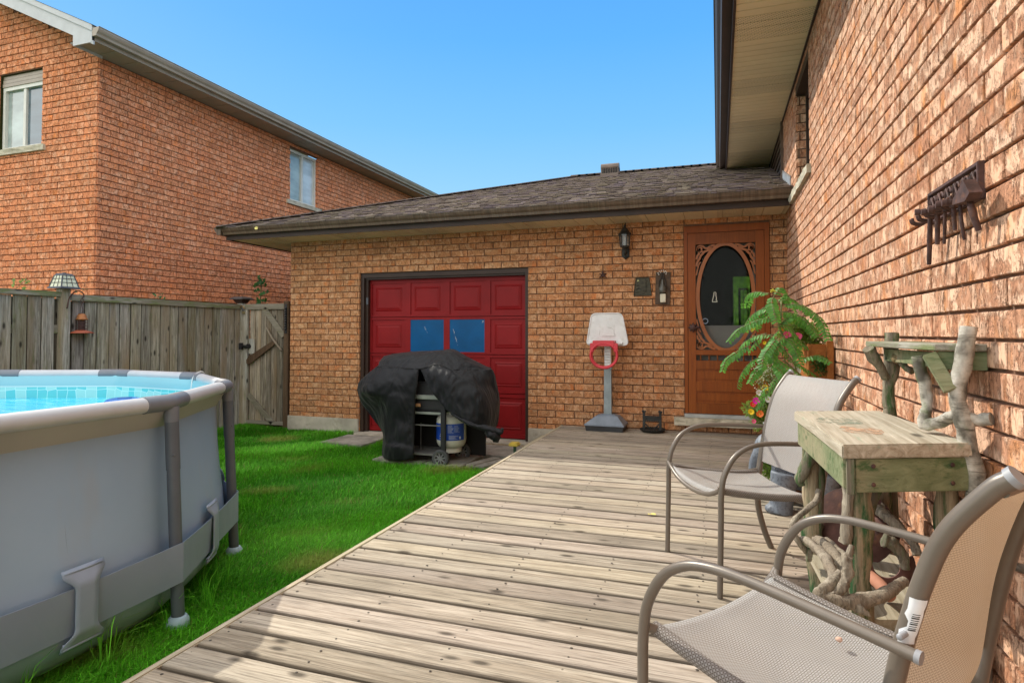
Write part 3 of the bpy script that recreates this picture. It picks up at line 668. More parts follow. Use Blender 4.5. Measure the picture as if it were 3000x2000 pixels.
nbwin(lambda u,z,d:(NX-d,u,z),W2[0],W2[1],W2[2],W2[3],0,(M['glass_curtain'],M['glass_light']),((NX-.05,9.08,3.485),(NX+.05,10.1,3.558)),(0,1))
nbwin(lambda u,z,d:(u,NY+d,z),-9.32,W1[1],W1[2],W1[3],.16,(M['glass_curtain'],M['glass_blue']),((-9.85,NY-.05,3.52),(-8.40,NY+.05,3.598)),(1,-1))

# ================= deck =================
deck=thing('wooden_deck','weathered grey board deck running along the house wall to the entry door','deck',loc=(-.5,3,0))
mb=MB(); rr=random.Random(31); y=-1.4+.148*3.7-.05; y=1.549-.148*20; k=0
while y<7.05:
    y1=min(y+.138,7.082); g=1-.34*rr.random()**1.2; mb.col=(g,g*(1-.03*rr.random()),g*(1-.08*rr.random()))
    dz=rr.uniform(-.002,.0015); x0=-1.757+rr.uniform(-.003,.003)
    # slightly cupped board with eased edges
    sec=[(0,-.036),(0,-.010),(.003,-.004),(.010,0),(.03,.0004),(.07,-.0014),(.108,.0004),(.128,0),(.135,-.004),(.138,-.010),(.138,-.036)]
    f=(y1-y)/.14; nseg=6; vs=[]; br=[x0+(.715-x0)*i/nseg for i in range(nseg+1)]
    wv=[rr.uniform(-.0016,.0016) for _ in br]
    for x,q in zip(br,wv):
        for a,c in sec: vs.append((x,y+a*f+q*.6,c+dz+q))
    n=len(sec)
    mb.add(vs,[(i*n+j,i*n+(j+1)%n,(i+1)*n+(j+1)%n,(i+1)*n+j) for i in range(nseg) for j in range(n)]+[tuple(range(n)),tuple((nseg)*n+j for j in range(n-1,-1,-1))],0)
    y+=.148; k+=1
deckb=mb.build('deck_boards',[M['deck']],deck)
mb=MB(); y=1.549-.148*20
while y<7.05:
    for x in (-1.72,-1.31,-.90,-.49,-.08,.33,.68):
        for f in (.035,.105):
            if rr.random()<.08: continue
            xx=x+rr.uniform(-.012,.012); yy=y+f+rr.uniform(-.008,.008); r_=rr.uniform(.004,.0065)
            mb.lathe([(r_,.0012),(r_*.7,.0022),(0,.0022)],(xx,yy,0),7)
    y+=.148
nl=mb.build('nail_heads',paint('dark_nail_stain',(.05,.04,.03),.8,bump=0),deck); nl['kind']='stuff'
mb=MB(); mb.box((-1.79,-1.4,-.20),(-1.759,7.08,.002),.004); mb.build('edge_board',M['deck_y'],deck)
mb=MB(); mb.box((-1.755,-1.4,-.25),(.70,7.06,-.06)); mb.build('dark_underdeck_fill',M['dark'],deck)  # solid dark block below the boards, under-deck shade put into its colour
mb=MB(); mb.box((-2.02,6.25,-.26),(-1.80,7.06,-.125),.006); tag(mb.build('timber_beam',M['deck_y']),'dark timber lying on the ground along the deck edge by the garage','timber')
# ================= paving slabs =================
def slab(name,poly,label,h=.045,z=GZ-.012,mat='slab',grp=None,th=.07):
    mb=MB(); bm=bmesh.new(); vs=[bm.verts.new((x,y,z+h)) for x,y in poly]; f=bm.faces.new(vs); r_=bmesh.ops.extrude_face_region(bm,geom=[f]); 
    for v in [g for g in r_['geom'] if isinstance(g,bmesh.types.BMVert)]: v.co.z-=th
    bmesh.ops.bevel(bm,geom=bm.edges[:],offset=.006,segments=2,affect='EDGES'); mb.addbm(bm)
    return tag(mb.build(name,M[mat]),label,name.replace('_',' '),grp)
slab('paving_slab',[(-4.60,6.22),(-3.98,6.20),(-3.96,6.80),(-4.58,6.82)],'pale concrete slab in the grass left of the covered grill')
slab('paving_slab',[(-3.45,5.56),(-2.86,5.54),(-2.85,6.14),(-3.44,6.16)],'concrete slab under the left feet of the covered grill')
slab('paving_slab',[(-2.84,5.54),(-2.42,5.53),(-2.41,6.13),(-2.83,6.14)],'concrete slab under the wheels of the covered grill')
slab('paving_slab',[(-3.44,6.17),(-2.85,6.15),(-2.84,6.74),(-3.43,6.76)],'shaded slab behind the grill next to the gravel, on the left')
slab('paving_slab',[(-2.83,6.15),(-2.07,6.14),(-2.06,6.73),(-2.82,6.74)],'shaded slab behind the propane tank next to the gravel')
slab('edging_brick',[(-2.40,5.60),(-2.30,5.59),(-2.17,5.99),(-2.27,6.02)],'grey edging brick nearest the deck by the grill wheel',h=.06)
slab('edging_brick',[(-2.29,5.58),(-2.19,5.56),(-2.07,5.95),(-2.16,5.98)],'outer grey edging brick next to the grass and deck',h=.055)
# yellow topped stake
st=thing('yellow_stake','yellow pad on a green metal stake between the deck edge and the grill','garden stake',loc=(-1.98,5.9,GZ))
mb=MB(); mb.box((-2.03,5.84,-.05),(-1.93,5.95,-.022),.008); mb.box((-2.02,5.85,-.022),(-1.94,5.94,-.014),.003); mb.build('pad',paint('yellow_plastic',(.62,.47,.08),.6),st)
mb=MB(); mb.box((-1.99,5.885,-.27),(-1.965,5.905,-.05)); mb.build('stem',paint('green_metal',(.04,.10,.06),.5),st)
# ================= fence =================
FX=-6.70
fence=thing('wooden_fence','weathered grey vertical board fence with mossy top rail beside the neighbour house','fence',loc=(FX,5,GZ))
def fboards(name,ys,x0,zt0,zt1,zb,w,seed,parent,mat='fence'):
    rr=random.Random(seed); mb=MB(); n=len(ys)
    for i,(a,b) in enumerate(zip(ys,ys[1:])):
        f=i/max(1,n-1); zt=zt0+(zt1-zt0)*f; g=1-.38*rr.random()
        mb.col=(g,g*(1-.05*rr.random()),g*(1-.14*rr.random())); d=rr.uniform(-.004,.005)
        bw=rr.uniform(-.004,.003)
        mb.box((x0+d,a+.006,zb),(x0+.018+d,b-.008+bw,zt+rr.uniform(-.004,.004)),.002)
    mb.col=(1,1,1); return mb.build(name,M[mat],parent)
fboards('board_panel',[3.0-.139*k for k in range(22,0,-1)]+[3.0+.1393*k for k in range(12)],FX-.012,1.48,1.49,GZ,.14,1,fence)
fboards('board_panel',[4.70,4.837,4.979,5.124,5.259,5.398,5.537,5.672,5.807,5.947,6.077,6.225,6.363,6.501,6.637,6.783,6.918,7.059,7.16],FX,1.455,1.46,GZ,.14,2,fence)
mb=MB(); mb.col=(.22,.2,.17); mb.box((FX-.030,-.05,GZ),(FX-.022,4.57,1.47)); mb.box((FX-.016,4.67,GZ),(FX-.009,7.15,1.45)); mb.build('dark_gap_sheets',M['fence'],fence)  # dark sheets added behind the boards so the gaps look shaded
mb=MB(); mb.box((FX-.05,-.1,1.49),(FX+.03,4.575,1.545),.004); mb.build('top_rail',M['fence_h'],fence)
mb=MB(); mb.box((FX-.03,4.67,1.455),(FX+.045,7.15,1.525),.004); mb.build('top_rail',M['fence_h'],fence)
mb=MB(); mb.box((FX-.05,.5,.2),(FX-.015,7.1,.29)); mb.box((FX-.05,.5,1.1),(FX-.015,7.1,1.19)); mb.build('cross_rails',M['fence_h'],fence)
mb=MB(); mb.box((FX-.06,4.575,GZ),(FX+.045,4.665,1.58),.005); mb.build('post',M['fence'],fence)
mb=MB(); mb.box((FX-.04,7.155,GZ),(FX+.055,7.245,1.545),.005); mb.build('post',M['fence'],fence)
# ================= gate =================
gate=thing('wooden_gate','grey brown board gate with diagonal braces between fence and garage corner','gate',loc=(-6.2,7.17,GZ))
rr=random.Random(5); mb=MB(); x=-6.52
while x<-5.90:
    w_=rr.uniform(.085,.105); x1=min(x+w_,-5.89); g=rr.uniform(.40,.72) if x>-6.36 else rr.uniform(.8,1); mb.col=(g,g*.88,g*.76); mb.box((x+.003,7.178,-.19),(x1-.003,7.196,1.50),.002); x=x1
mb.col=(1,1,1); mb.build('board_panel',M['fence'],gate)
mb=MB(); mb.box((-6.60,7.145,1.445),(-5.88,7.176,1.528),.004); mb.build('top_rail',M['fence_x'],gate)
mb=MB(); mb.box((-6.55,7.145,-.215),(-5.87,7.176,-.165),.004); mb.build('bottom_rail',M['fence_x'],gate)
mb=MB(); mb.box((-6.64,7.150,GZ),(-6.545,7.20,1.52),.004); mb.build('stile',M['fence'],gate)
mb=MB(); mb.plank((-6.25,7.160,1.46),(-5.895,7.160,1.06),.085,.03,up=(0,-1,0),bev=.003); mb.build('brace',M['fence_x'],gate)
mb=MB(); mb.plank((-6.52,7.160,.20),(-6.08,7.160,-.19),.075,.03,up=(0,-1,0),bev=.003); mb.build('brace',M['fence_x'],gate)
mb=MB(); mb.box((-5.885,7.13,GZ),(-5.80,7.21,1.56),.005); mb.col=(.55,.5,.45); mb.build('hinge_post',M['darkboard'],gate)
mb=MB(); mb.box((-6.505,7.135,.80),(-6.40,7.152,1.02),.003); mb.build('latch_block',M['fence'],gate)
mb=MB(); mb.box((-6.655,7.125,.885),(-6.46,7.137,.93),.003); mb.box((-6.655,7.10,.865),(-6.60,7.135,.96),.004); mb.box((-6.52,7.105,.88),(-6.47,7.135,.945),.004); mb.tube([(-6.64,7.11,.91),(-6.47,7.11,.915)],.009,8); mb.build('latch',M['blackpl'],gate)
mb=MB(); 
for k in range(9): mb.tube([(-5.845,7.10,1.16+k*.036),(-5.825,7.11,1.172+k*.036)],.014,8)
mb.box((-5.86,7.12,1.10),(-5.82,7.13,1.52)); mb.build('spring_hinge',M['blackpl'],gate)
pl=thing('padlock','small brass padlock hanging at the top corner of the gate','padlock',loc=(-6.60,7.12,1.40))
mb=MB(); mb.box((-6.622,7.118,1.385),(-6.578,7.138,1.425),.004); mb.build('lock_body',paint('worn_brass',(.45,.38,.22),.35,.8),pl)
mb=MB(); mb.tube([(-6.612,7.128,1.42),(-6.612,7.128,1.455),(-6.60,7.128,1.468),(-6.588,7.128,1.455),(-6.588,7.128,1.42)],.004,8); mb.build('shackle',M['greytube'],pl)
mb=MB(); mb.tube([(-6.66,7.12,1.475),(-6.63,7.115,1.50),(-6.59,7.115,1.495),(-6.575,7.12,1.46)],.008,8); mb.build('hasp',paint('dull_brass',(.35,.22,.08),.4,.8),pl)
mb=MB(); P=[(-6.535,7.128,.66),(-6.50,7.128,.645),(-6.46,7.128,.66),(-6.03,7.128,.945),(-6.06,7.128,1.0),(-6.50,7.128,.76),(-6.54,7.128,.71)]; mb.prism(P,(0,.012,0))
tag(mb.build('wooden_blade',M['darkboard']),'dark brown tapered wooden paddle hung slanting on the gate','blade')  # tapered brown board shape, taken for an old saw blade
mb=MB(); mb.tube(cr([(-6.175,7.125,1.18),(-6.10,7.120,1.07),(-6.03,7.122,.98),(-5.99,7.12,.94),(-5.91,7.125,.855)],4),[.016,.015,.014,.013,.013,.014,.015,.016,.017,.016,.014,.013,.013,.014,.015,.015,.015],8,wob=.12)
tag(mb.build('wooden_stick',M['drift'],smooth=True),'pale bare stick hung diagonally on the gate','stick')
# ================= solar lantern on fence post =================
la=thing('post_lantern','tapered grey solar lantern with lit looking panes on the tall fence post','lantern',loc=(FX,4.62,1.58))
def frust(mb,c,z0,z1,a0,a1,m=None,b0=None,b1=None):
    x,y=c; b0=b0 or a0; b1=b1 or a1
    P=[(x-a0,y-b0,z0),(x+a0,y-b0,z0),(x+a0,y+b0,z0),(x-a0,y+b0,z0),(x-a1,y-b1,z1),(x+a1,y-b1,z1),(x+a1,y+b1,z1),(x-a1,y+b1,z1)]
    mb.add(P,[(0,3,2,1),(4,5,6,7),(0,1,5,4),(1,2,6,5),(2,3,7,6),(3,0,4,7)],m)
c=(FX,4.62); 
mb=MB(); frust(mb,c,1.598,1.725,.092,.060); mb.build('glass_panes',paint('cream_lantern_glass',(.66,.68,.50),.3,var=.1,sc=14),la)
mb=MB(); frust(mb,c,1.582,1.600,.108,.100); frust(mb,c,1.722,1.745,.066,.050); mb.lathe([(.018,1.745),(.018,1.756),(0,1.758)],(c[0],c[1],0),10)
for sx_,sy_ in ((1,1),(1,-1),(-1,1),(-1,-1)): mb.tube([(c[0]+sx_*.093,c[1]+sy_*.093,1.598),(c[0]+sx_*.061,c[1]+sy_*.061,1.726)],.0065,6)
for sgx,ax in ((1,0),(-1,0),(1,1),(-1,1)):
    for f in (-.34,.34):
        a=Vector((sgx*.094,f*.092,1.598)); b=Vector((sgx*.062,f*.062,1.726))
        if ax: a=Vector((a.y,a.x,a.z)); b=Vector((b.y,b.x,b.z))
        mb.tube([a+Vector((c[0],c[1],0)),b+Vector((c[0],c[1],0))],.0032,5)
    for f in (.36,.70):
        w_=.092+(.060-.092)*f; z=1.598+.127*f
        a=Vector((sgx*(w_+.002),-w_,z)); b=Vector((sgx*(w_+.002),w_,z))
        if ax: a=Vector((a.y,a.x,a.z)); b=Vector((b.y,b.x,b.z))
        mb.tube([a+Vector((c[0],c[1],0)),b+Vector((c[0],c[1],0))],.0032,5)
mb.build('lantern_frame',paint('dark_grey_frame',(.055,.06,.07),.4),la)
lc=thing('post_cap_light','low dark solar cap light on the fence post by the gate','post light',loc=(FX,7.2,1.54))
mb=MB(); frust(mb,(FX,7.2),1.615,1.640,.115,.075); frust(mb,(FX,7.2),1.600,1.615,.118,.116); mb.build('cap',paint('cap_grey',(.09,.095,.10),.35),lc)
mb=MB(); frust(mb,(FX,7.2),1.545,1.60,.055,.085); mb.build('lamp_body',paint('dark_bronze',(.05,.03,.025),.4),lc)
# hook and red bird feeder lantern
hk=MB(); hk.tube(cr([(FX+.05,4.62,1.37),(FX+.055,4.64,1.48),(FX+.06,4.68,1.54),(FX+.06,4.735,1.565),(FX+.06,4.785,1.54),(FX+.06,4.795,1.505),(FX+.06,4.775,1.495)],6),.006,8)
tag(hk.build('plant_hook',M['iron'],smooth=True),'curved rusty hanger hook screwed to the tall fence post','hook')
rl=thing('hanging_lantern','rusty orange railroad style lantern hanging from a hook on the fence','lantern',loc=(FX+.06,4.775,1.1))
lx,ly=FX+.06,4.775
mb=MB(); mb.lathe([(0,1.112),(.115,1.098),(.118,1.106),(.06,1.128),(.045,1.135)],(lx,ly,0),20); mb.build('base_pan',paint('rust_red_pan',(.36,.085,.04),.6,var=.2),rl,smooth=True)
mb=MB(); mb.lathe([(.050,1.245),(.056,1.25),(.056,1.262),(.044,1.27),(.046,1.292),(.038,1.30),(.03,1.315),(0,1.318)],(lx,ly,0),16); mb.build('lid',paint('orange_rust',(.38,.15,.05),.55,.3,var=.25),rl,smooth=True)
mb=MB()
for k in range(6):
    a=k*math.pi/3; mb.tube([(lx+.052*math.cos(a),ly+.052*math.sin(a),1.13),(lx+.054*math.cos(a),ly+.054*math.sin(a),1.25)],.003,5)
for z in (1.15,1.185,1.22): 
    P=[(lx+.056*math.cos(a),ly+.056*math.sin(a),z) for a in np.linspace(0,2*math.pi,21)]; mb.tube(P,.003,5,cap=False)
mb.lathe([(.03,1.13),(.034,1.17),(.028,1.245)],(lx,ly,0),12); mb.build('cage',M['iron'],rl)
mb=MB(); mb.tube(cr([(lx-.0,ly,1.315),(lx,ly+.01,1.36),(lx,ly-.004,1.42),(lx,ly+.018,1.455),(lx,ly,1.485),(lx,ly-.016,1.46),(lx,ly-.0,1.435)],5),.003,6); mb.build('wire_hanger',M['iron'],rl)
# ================= pool =================
PC=Vector((-4.203,1.683,0)); pool=thing('frame_pool','round above ground pool with pale grey liner wall, tubular rim and slate posts','swimming pool',loc=(PC.x,PC.y,GZ))
NJ=13; A0=14.8; JA=[R(A0+27.6923*k) for k in range(NJ)]; PR=1.85; PZ=.78
pc=lambda r,a,z:(PC.x+r*math.cos(a),PC.y+r*math.sin(a),z)
def polyr(a,r):
    "radius of the rim polygon at angle a"
    st_=2*math.pi/NJ; q=((a-JA[0])%st_)-st_/2; return r*math.cos(st_/2)/math.cos(q)
t=NT('pale_grey_liner'); n=t.noise(1.1,5); n2=t.noise(5,4,t.map((1,1,.25))); cc=t.ramp(n,[(.3,(.215,.315,.43)),(.7,(.29,.39,.50))]); cc=t.mix(t.m('MULTIPLY',t.rf(n2,.55,.8),.35),cc,(.34,.31,.26))
sp=t.n('ShaderNodeSeparateXYZ'); t.l(t.obj,sp.inputs[0]); cc=t.mix(t.m('MULTIPLY',t.rf(t.m('ADD',sp.outputs[2],t.m('MULTIPLY',n2,.1)),-.05,-.22),.6),cc,(.22,.20,.13))
t.bump(t.noise(420,2),.12,.001); M['liner']=t.out(cc,.42,spec=.35)
t=NT('taupe_liner_sleeve'); t.bump(t.noise(420,2),.12,.001); M['sleeve']=t.out(t.ramp(t.noise(2,4),[(.3,(.31,.315,.31)),(.7,(.37,.37,.36))]),.45)
prof=[(1.850,.745,0),(1.802,.665,0)]
mb=MB(); NA=260; rows=[]
for (r_,z,b) in prof+[]: rows.append([pc(polyr(a,r_),a,z) for a in np.linspace(0,2*math.pi,NA)])
mb.grid(rows); mb.build('rim_sleeve',M['sleeve'],pool,smooth=True)
mb=MB(); rows=[]
for (r_,z,b) in [(1.802,.665,0),(1.803,.60,.1),(1.812,.45,.35),(1.822,.30,.6),(1.835,.15,.9),(1.845,.02,1),(1.842,-.08,1),(1.815,-.155,.8),(1.765,-.21,.4),(1.70,-.25,.1),(1.6,-.26,0)]:
    row=[]
    for a in np.linspace(0,2*math.pi,NA):
        st_=2*math.pi/NJ; q=((a-JA[0])%st_)/st_; bul=math.sin(math.pi*q)
        rr_=polyr(a,r_)*(1-b*.0)+b*(r_+.004-polyr(a,r_))*.92+b*.006*noise.noise(Vector((a*6,z*3,1)))
        rr_-=.02*math.exp(-((min(q,1-q))/.035)**2)*b
        row.append(pc(rr_,a,z))
    rows.append(row)
mb.grid(rows); mb.build('liner_wall',M['liner'],pool,smooth=True)
t=NT('inner_liner'); uv=t.n('ShaderNodeUVMap')
sp=t.n('ShaderNodeSeparateXYZ'); t.l(t.obj,sp.inputs[0])
ang=t.m('ARCTAN2',t.m('SUBTRACT',sp.outputs[1],PC.y),t.m('SUBTRACT',sp.outputs[0],PC.x)); cmb=t.n('ShaderNodeCombineXYZ'); t.l(t.m('MULTIPLY',ang,1.8),cmb.inputs[0]); t.l(sp.outputs[2],cmb.inputs[1])
vr=t.n('ShaderNodeTexVoronoi',feature='DISTANCE_TO_EDGE',voronoi_dimensions='2D'); vr.inputs['Randomness'].default_value=.25; vr.inputs['Scale'].default_value=13; t.l(cmb.outputs[0],vr.inputs['Vector'])
vc=t.n('ShaderNodeTexVoronoi',voronoi_dimensions='2D'); vc.inputs['Randomness'].default_value=.25; vc.inputs['Scale'].default_value=13; t.l(cmb.outputs[0],vc.inputs['Vector'])
sc2=t.n('ShaderNodeSeparateXYZ'); t.l(vc.outputs[1],sc2.inputs[0])
tile=t.mix(t.m('GREATER_THAN',sc2.outputs[0],.5),(.10,.55,.60),(.30,.66,.66)); tile=t.mix(t.rf(vr.outputs[0],.03,.01),tile,(.55,.85,.85))
cc=t.mix(t.m('LESS_THAN',sp.outputs[2],.685),(.22,.50,.58),tile); cc=t.mix(t.m('LESS_THAN',t.m('ABSOLUTE',t.m('SUBTRACT',sp.outputs[2],.69)),.004),cc,(.5,.7,.72)); M['inner']=t.out(cc,.35)
mb=MB(); rows=[]
for (r_,z) in ((1.825,.80),(1.80,.74),(1.792,.69),(1.79,.60),(1.79,.50)): rows.append([pc(polyr(a,r_),a,z) for a in np.linspace(0,2*math.pi,NA)])
mb.grid(rows); mb.build('inner_liner',M['inner'],pool,smooth=True)
M['teegrey']=paint('mid_grey_connector',(.15,.165,.19),.42,var=.05)
# rim tubes, connectors, posts, feet
for k in range(NJ):
    a,b=JA[k],JA[(k+1)%NJ]; p=Vector(pc(PR,a,PZ)); q=Vector(pc(PR,b,PZ)); d=(q-p).normalized(); L_=(q-p).length
    mb=MB(); n=8; P=[p.lerp(q,.15+.70*i/n) for i in range(n+1)]
    mb.tube(P,.038,20,flat=.92); mb.build('rim_tube',M['lighttube'],pool,smooth=True,autos=60)
for k in range(NJ):
    a=JA[k]; p=Vector(pc(PR,a,PZ)); n_=Vector(pc(PR,JA[(k+1)%NJ],PZ)); m_=Vector(pc(PR,JA[k-1],PZ))
    P=cr([p.lerp(m_,.162),p.lerp(m_,.07),p.lerp((m_+n_)/2,.010),p.lerp(n_,.07),p.lerp(n_,.162)],4)
    mb=MB(); mb.tube(P,.0415,20,flat=.92); 
    foot=Vector(pc(1.905,a,GZ+.02)); top=Vector(pc(PR+.006,a,PZ-.02)); d=(top-foot).normalized()
    mb.tube([top,top-d*.07],[.034,.031],16)
    mb.build('tee_connector',M['teegrey'],pool,smooth=True,autos=50)
    mb=MB(); mid=top-d*.29; mb.tube([top-d*.05,mid],.0300,16); mb.tube([mid,foot+d*.02],.0278,16)
    mb.lathe([(.007,0),(.005,.005),(0,.006)],tuple(top-d*.22+Vector((math.cos(a-.9),math.sin(a-.9),0))*.0285),8,ax=Matrix.Rotation(a-.9,3,'Z')@Matrix.Rotation(R(90),3,'Y'))
    mb.build('post',M['greytube'],pool,smooth=True,autos=50)
    mb=MB(); mb.lathe([(.048,.0),(.052,.015),(.047,.04),(.036,.058),(.031,.06)],(foot.x,foot.y,GZ-.005),18); mb.build('foot_cap',paint('pale_blue_foot_cap',(.30,.42,.48),.5,var=.1) if k==0 else M['footcap'],pool,smooth=True)
    if k==0: M['footcap']=bpy.data.materials['pale_blue_foot_cap']
# strap around posts
t=NT('grey_strap'); t.bump(t.noise(500,2),.2,.001); M['strap']=t.out(t.ramp(t.noise(2,3),[(.3,(.20,.25,.34)),(.7,(.26,.31,.41))]),.45)
mb=MB(); rows=[[],[]]; rows2=[[],[]]
for k in range(NJ+1):
    a=JA[k%NJ]
    for i in range(8):
        if k==NJ and i>0: break
        f=i/8; r0=Vector(pc(1.925,a,0)); r1=Vector(pc(1.925,JA[(k+1)%NJ],0)); p=r0.lerp(r1,f)
        rel=p-PC; rmin=1.867; 
        if rel.length<rmin: rel=rel.normalized()*rmin
        p=PC+rel; dn=rel.normalized()*.004; sg=.012*math.sin(math.pi*f); tw=.02*math.sin(math.pi*f)
        rows[0].append((p.x,p.y,.138-sg)); rows[1].append((p.x-dn.x*3*math.sin(math.pi*f),p.y-dn.y*3*math.sin(math.pi*f),-.042-sg))
mb.grid(rows); sto=mb.build('strap',M['strap'],pool); so_=sto.modifiers.new('th','SOLIDIFY'); so_.thickness=.003
t=NT('belt_loop'); t.bump(t.noise(500,2),.2,.001); M['loop']=t.out(t.ramp(t.noise(6,3),[(.3,(.225,.28,.37)),(.7,(.29,.345,.44))]),.42)
for k in range(NJ):
    a=(JA[k]+R(13.85)); 
    mb=MB(); W_=lambda s_: .085 if abs(s_)>.80 else (.045 if abs(s_)<.45 else .045+.04*((abs(s_)-.45)/.35)**2)
    rows=[]; nr=24
    for i in range(nr+1):
        s_=-1+2*i/nr; z=.045+s_*.155; w_=W_(s_); r_=1.879+(.0 if abs(s_)<.6 else -.026*(abs(s_)-.6)/.4)
        rows.append([pc(r_,a+(u*w_)/1.88,z) for u in (-1,-.5,0,.5,1)])
    mb.grid(rows)
    for s_ in (-1,1):
        for dz in (0,-.016): 
            P=[pc(1.856,a+u*.075/1.88,.045+s_*(.142+dz)) for u in (-1,-.3,.3,1)]; mb.tube(P,.0035,6)
    o=mb.build('belt_loop',M['loop'],pool,smooth=True); q=o.modifiers.new('th','SOLIDIFY'); q.thickness=.003; q.offset=1
# water
mb=MB(); rows=[]
NR=26
for i in range(NR): rows.append([pc(.02+1.79*i/(NR-1) if i<NR-1 else polyr(a,1.80),a,.600) for a in np.linspace(0,2*math.pi,97)])
mb.grid(rows)
t=NT('pool_water'); nn=t.noise(3.2,4,t.map((1,2.2,1)),.6,1.2); n2=t.noise(11,3,t.map((1,2.4,1)),.6,.8)
cc=t.ramp(t.m('ADD',t.m('MULTIPLY',nn,.6),t.m('MULTIPLY',n2,.4)),[(.40,(.035,.52,.86)),(.52,(.07,.66,.93)),(.62,(.35,.86,.97))]); t.bump(t.m('ADD',nn,t.m('MULTIPLY',n2,.5)),.25,.02); t.b.inputs['IOR'].default_value=1.33
wt=mb.build('pool_water',t.out(cc,.05),smooth=True); wt['kind']='structure'
dp=thing('chlorine_floater','round blue floating chlorine dispenser on the pool water','pool float',loc=(-3.0,2.35,.6))
fp=[(-4.017,3.207,0.610)][0]
dp.location=(fp[0],fp[1],.6)
mb=MB(); mb.lathe([(.0,.625),(.02,.625),(.045,.632),(.05,.637),(.075,.64),(.11,.632),(.125,.615),(.12,.598),(0,.59)],(fp[0],fp[1],0),28); mb.build('float_ring',paint('blue_float_plastic',(.03,.20,.62),.35),dp,smooth=True)
mb=MB(); mb.lathe([(0,.64),(.042,.64),(.045,.634)],(fp[0],fp[1],.002),20); mb.build('dispenser_cap',paint('deep_blue_cap',(.02,.12,.42),.35),dp)
# white hose loop over the rim
mb=MB(); ja=JA[2]; mb.tube(cr([pc(1.78,ja-.03,.55),pc(1.785,ja-.03,.72),pc(1.80,ja-.028,.79),pc(1.85,ja-.02,.823),pc(1.89,ja-.01,.80),pc(1.895,ja,.70)],5),.0045,8)
tag(mb.build('white_hose',paint('white_hose',(.75,.75,.72),.4,bump=0),smooth=True),'thin white hose hooked over the far pool rim','hose')
# ================= grass =================
def grass(name,n,region,inside,hmin,hmax,seed,dens=None,clump=0):
    g=np.random.default_rng(seed); x0,x1,y0,y1=region
    X=g.uniform(x0,x1,n); Y=g.uniform(y0,y1,n)
    if clump:
        nc_=n//clump; cx_=g.uniform(x0,x1,nc_); cy_=g.uniform(y0,y1,nc_); i=g.integers(0,nc_,n); X=cx_[i]+g.normal(0,.02,n); Y=cy_[i]+g.normal(0,.02,n)
    k=inside(X,Y); X=X[k];Y=Y[k]; n=len(X)
    fld=lambda f,p:np.sin(X*f+p)+np.sin(Y*f*1.3+p*2.1)+np.sin((X+Y)*f*.7+p*3)+np.sin((X-Y)*f*1.6+p)
    patch=fld(2.6,1.)/4; pa2=fld(7.,2.)/4
    H=g.uniform(hmin,hmax,n)*(1+.35*patch)*(1+.2*pa2); th=fld(3.1,4.)*.5+g.normal(0,.9,n); lean=g.uniform(.15,.9,n)
    dx=np.cos(th)*lean*H; dy=np.sin(th)*lean*H; W=g.uniform(.0014,.0028,n)
    px=-np.sin(th)*W; py=np.cos(th)*W; z0=GZ-.032
    V=np.empty((n,5,3),np.float32)
    V[:,0]=np.c_[X-px,Y-py,np.full(n,z0)]; V[:,1]=np.c_[X+px,Y+py,np.full(n,z0)]
    V[:,2]=np.c_[X+dx*.35-px*.9,Y+dy*.35-py*.9,z0+H*.62]; V[:,3]=np.c_[X+dx*.35+px*.9,Y+dy*.35+py*.9,z0+H*.62]
    V[:,4]=np.c_[X+dx,Y+dy,z0+H*(1.0-.25*lean)]
    me=bpy.data.meshes.new(name); me.vertices.add(n*5); me.vertices.foreach_set('co',V.ravel())
    b=(np.arange(n)*5)[:,None]; 
    q=(b+np.array([0,1,3,2])).ravel(); tr=(b+np.array([2,3,4])).ravel()
    loops=np.concatenate([q,tr]); me.loops.add(len(loops)); me.loops.foreach_set('vertex_index',loops.astype(np.int32))
    ls=np.concatenate([np.arange(n)*4,n*4+np.arange(n)*3]).astype(np.int32); me.polygons.add(2*n); me.polygons.foreach_set('loop_start',ls)
    ca=me.color_attributes.new('Col','FLOAT_COLOR','POINT'); base=np.array([[.16,.50,.035]]); yel=np.array([[.36,.40,.09]]); dk=np.array([[.055,.27,.014]]); br=np.array([[.30,.24,.10]])
    f=np.clip(.5+.9*patch+g.normal(0,.25,n),0,1)[:,None]; c=dk*(1-f)+base*f
    lt=(g.random(n)<.22)[:,None]; c=np.where(lt,c*1.7+np.array([[.02,.03,.0]]),c)
    dry=np.clip((-(fld(4.3,9.)/4)-.46)*2.2+ (g.random(n)<.03)*.6,0,.75)[:,None]; c=c*(1-dry)+(yel if True else br)*dry
    straw=(g.random(n)<.035)[:,None]; c=np.where(straw,br,c)
    cc=np.ones((n,5,4),np.float32); cc[:,:,:3]=c[:,None,:]; ca.data.foreach_set('color',cc.ravel())
    me.update(); me.validate(); me.materials.append(M['grass']); o=link(bpy.data.objects.new(name,me)); o['kind']='stuff'; return o
t=NT('grass_blades'); tl=t.n('ShaderNodeBsdfTranslucent'); t.l(t.attr(),tl.inputs[0]); ad=t.n('ShaderNodeMixShader'); ad.inputs[0].default_value=.35; t.out(None,.55,spec=.25); t.l(t.attr(),t.b.inputs['Base Color']); t.l(t.b.outputs[0],ad.inputs[1]); t.l(tl.outputs[0],ad.inputs[2]); t.l(ad.outputs[0],t.t.nodes['Material Output'].inputs[0]); M['grass']=t.mat
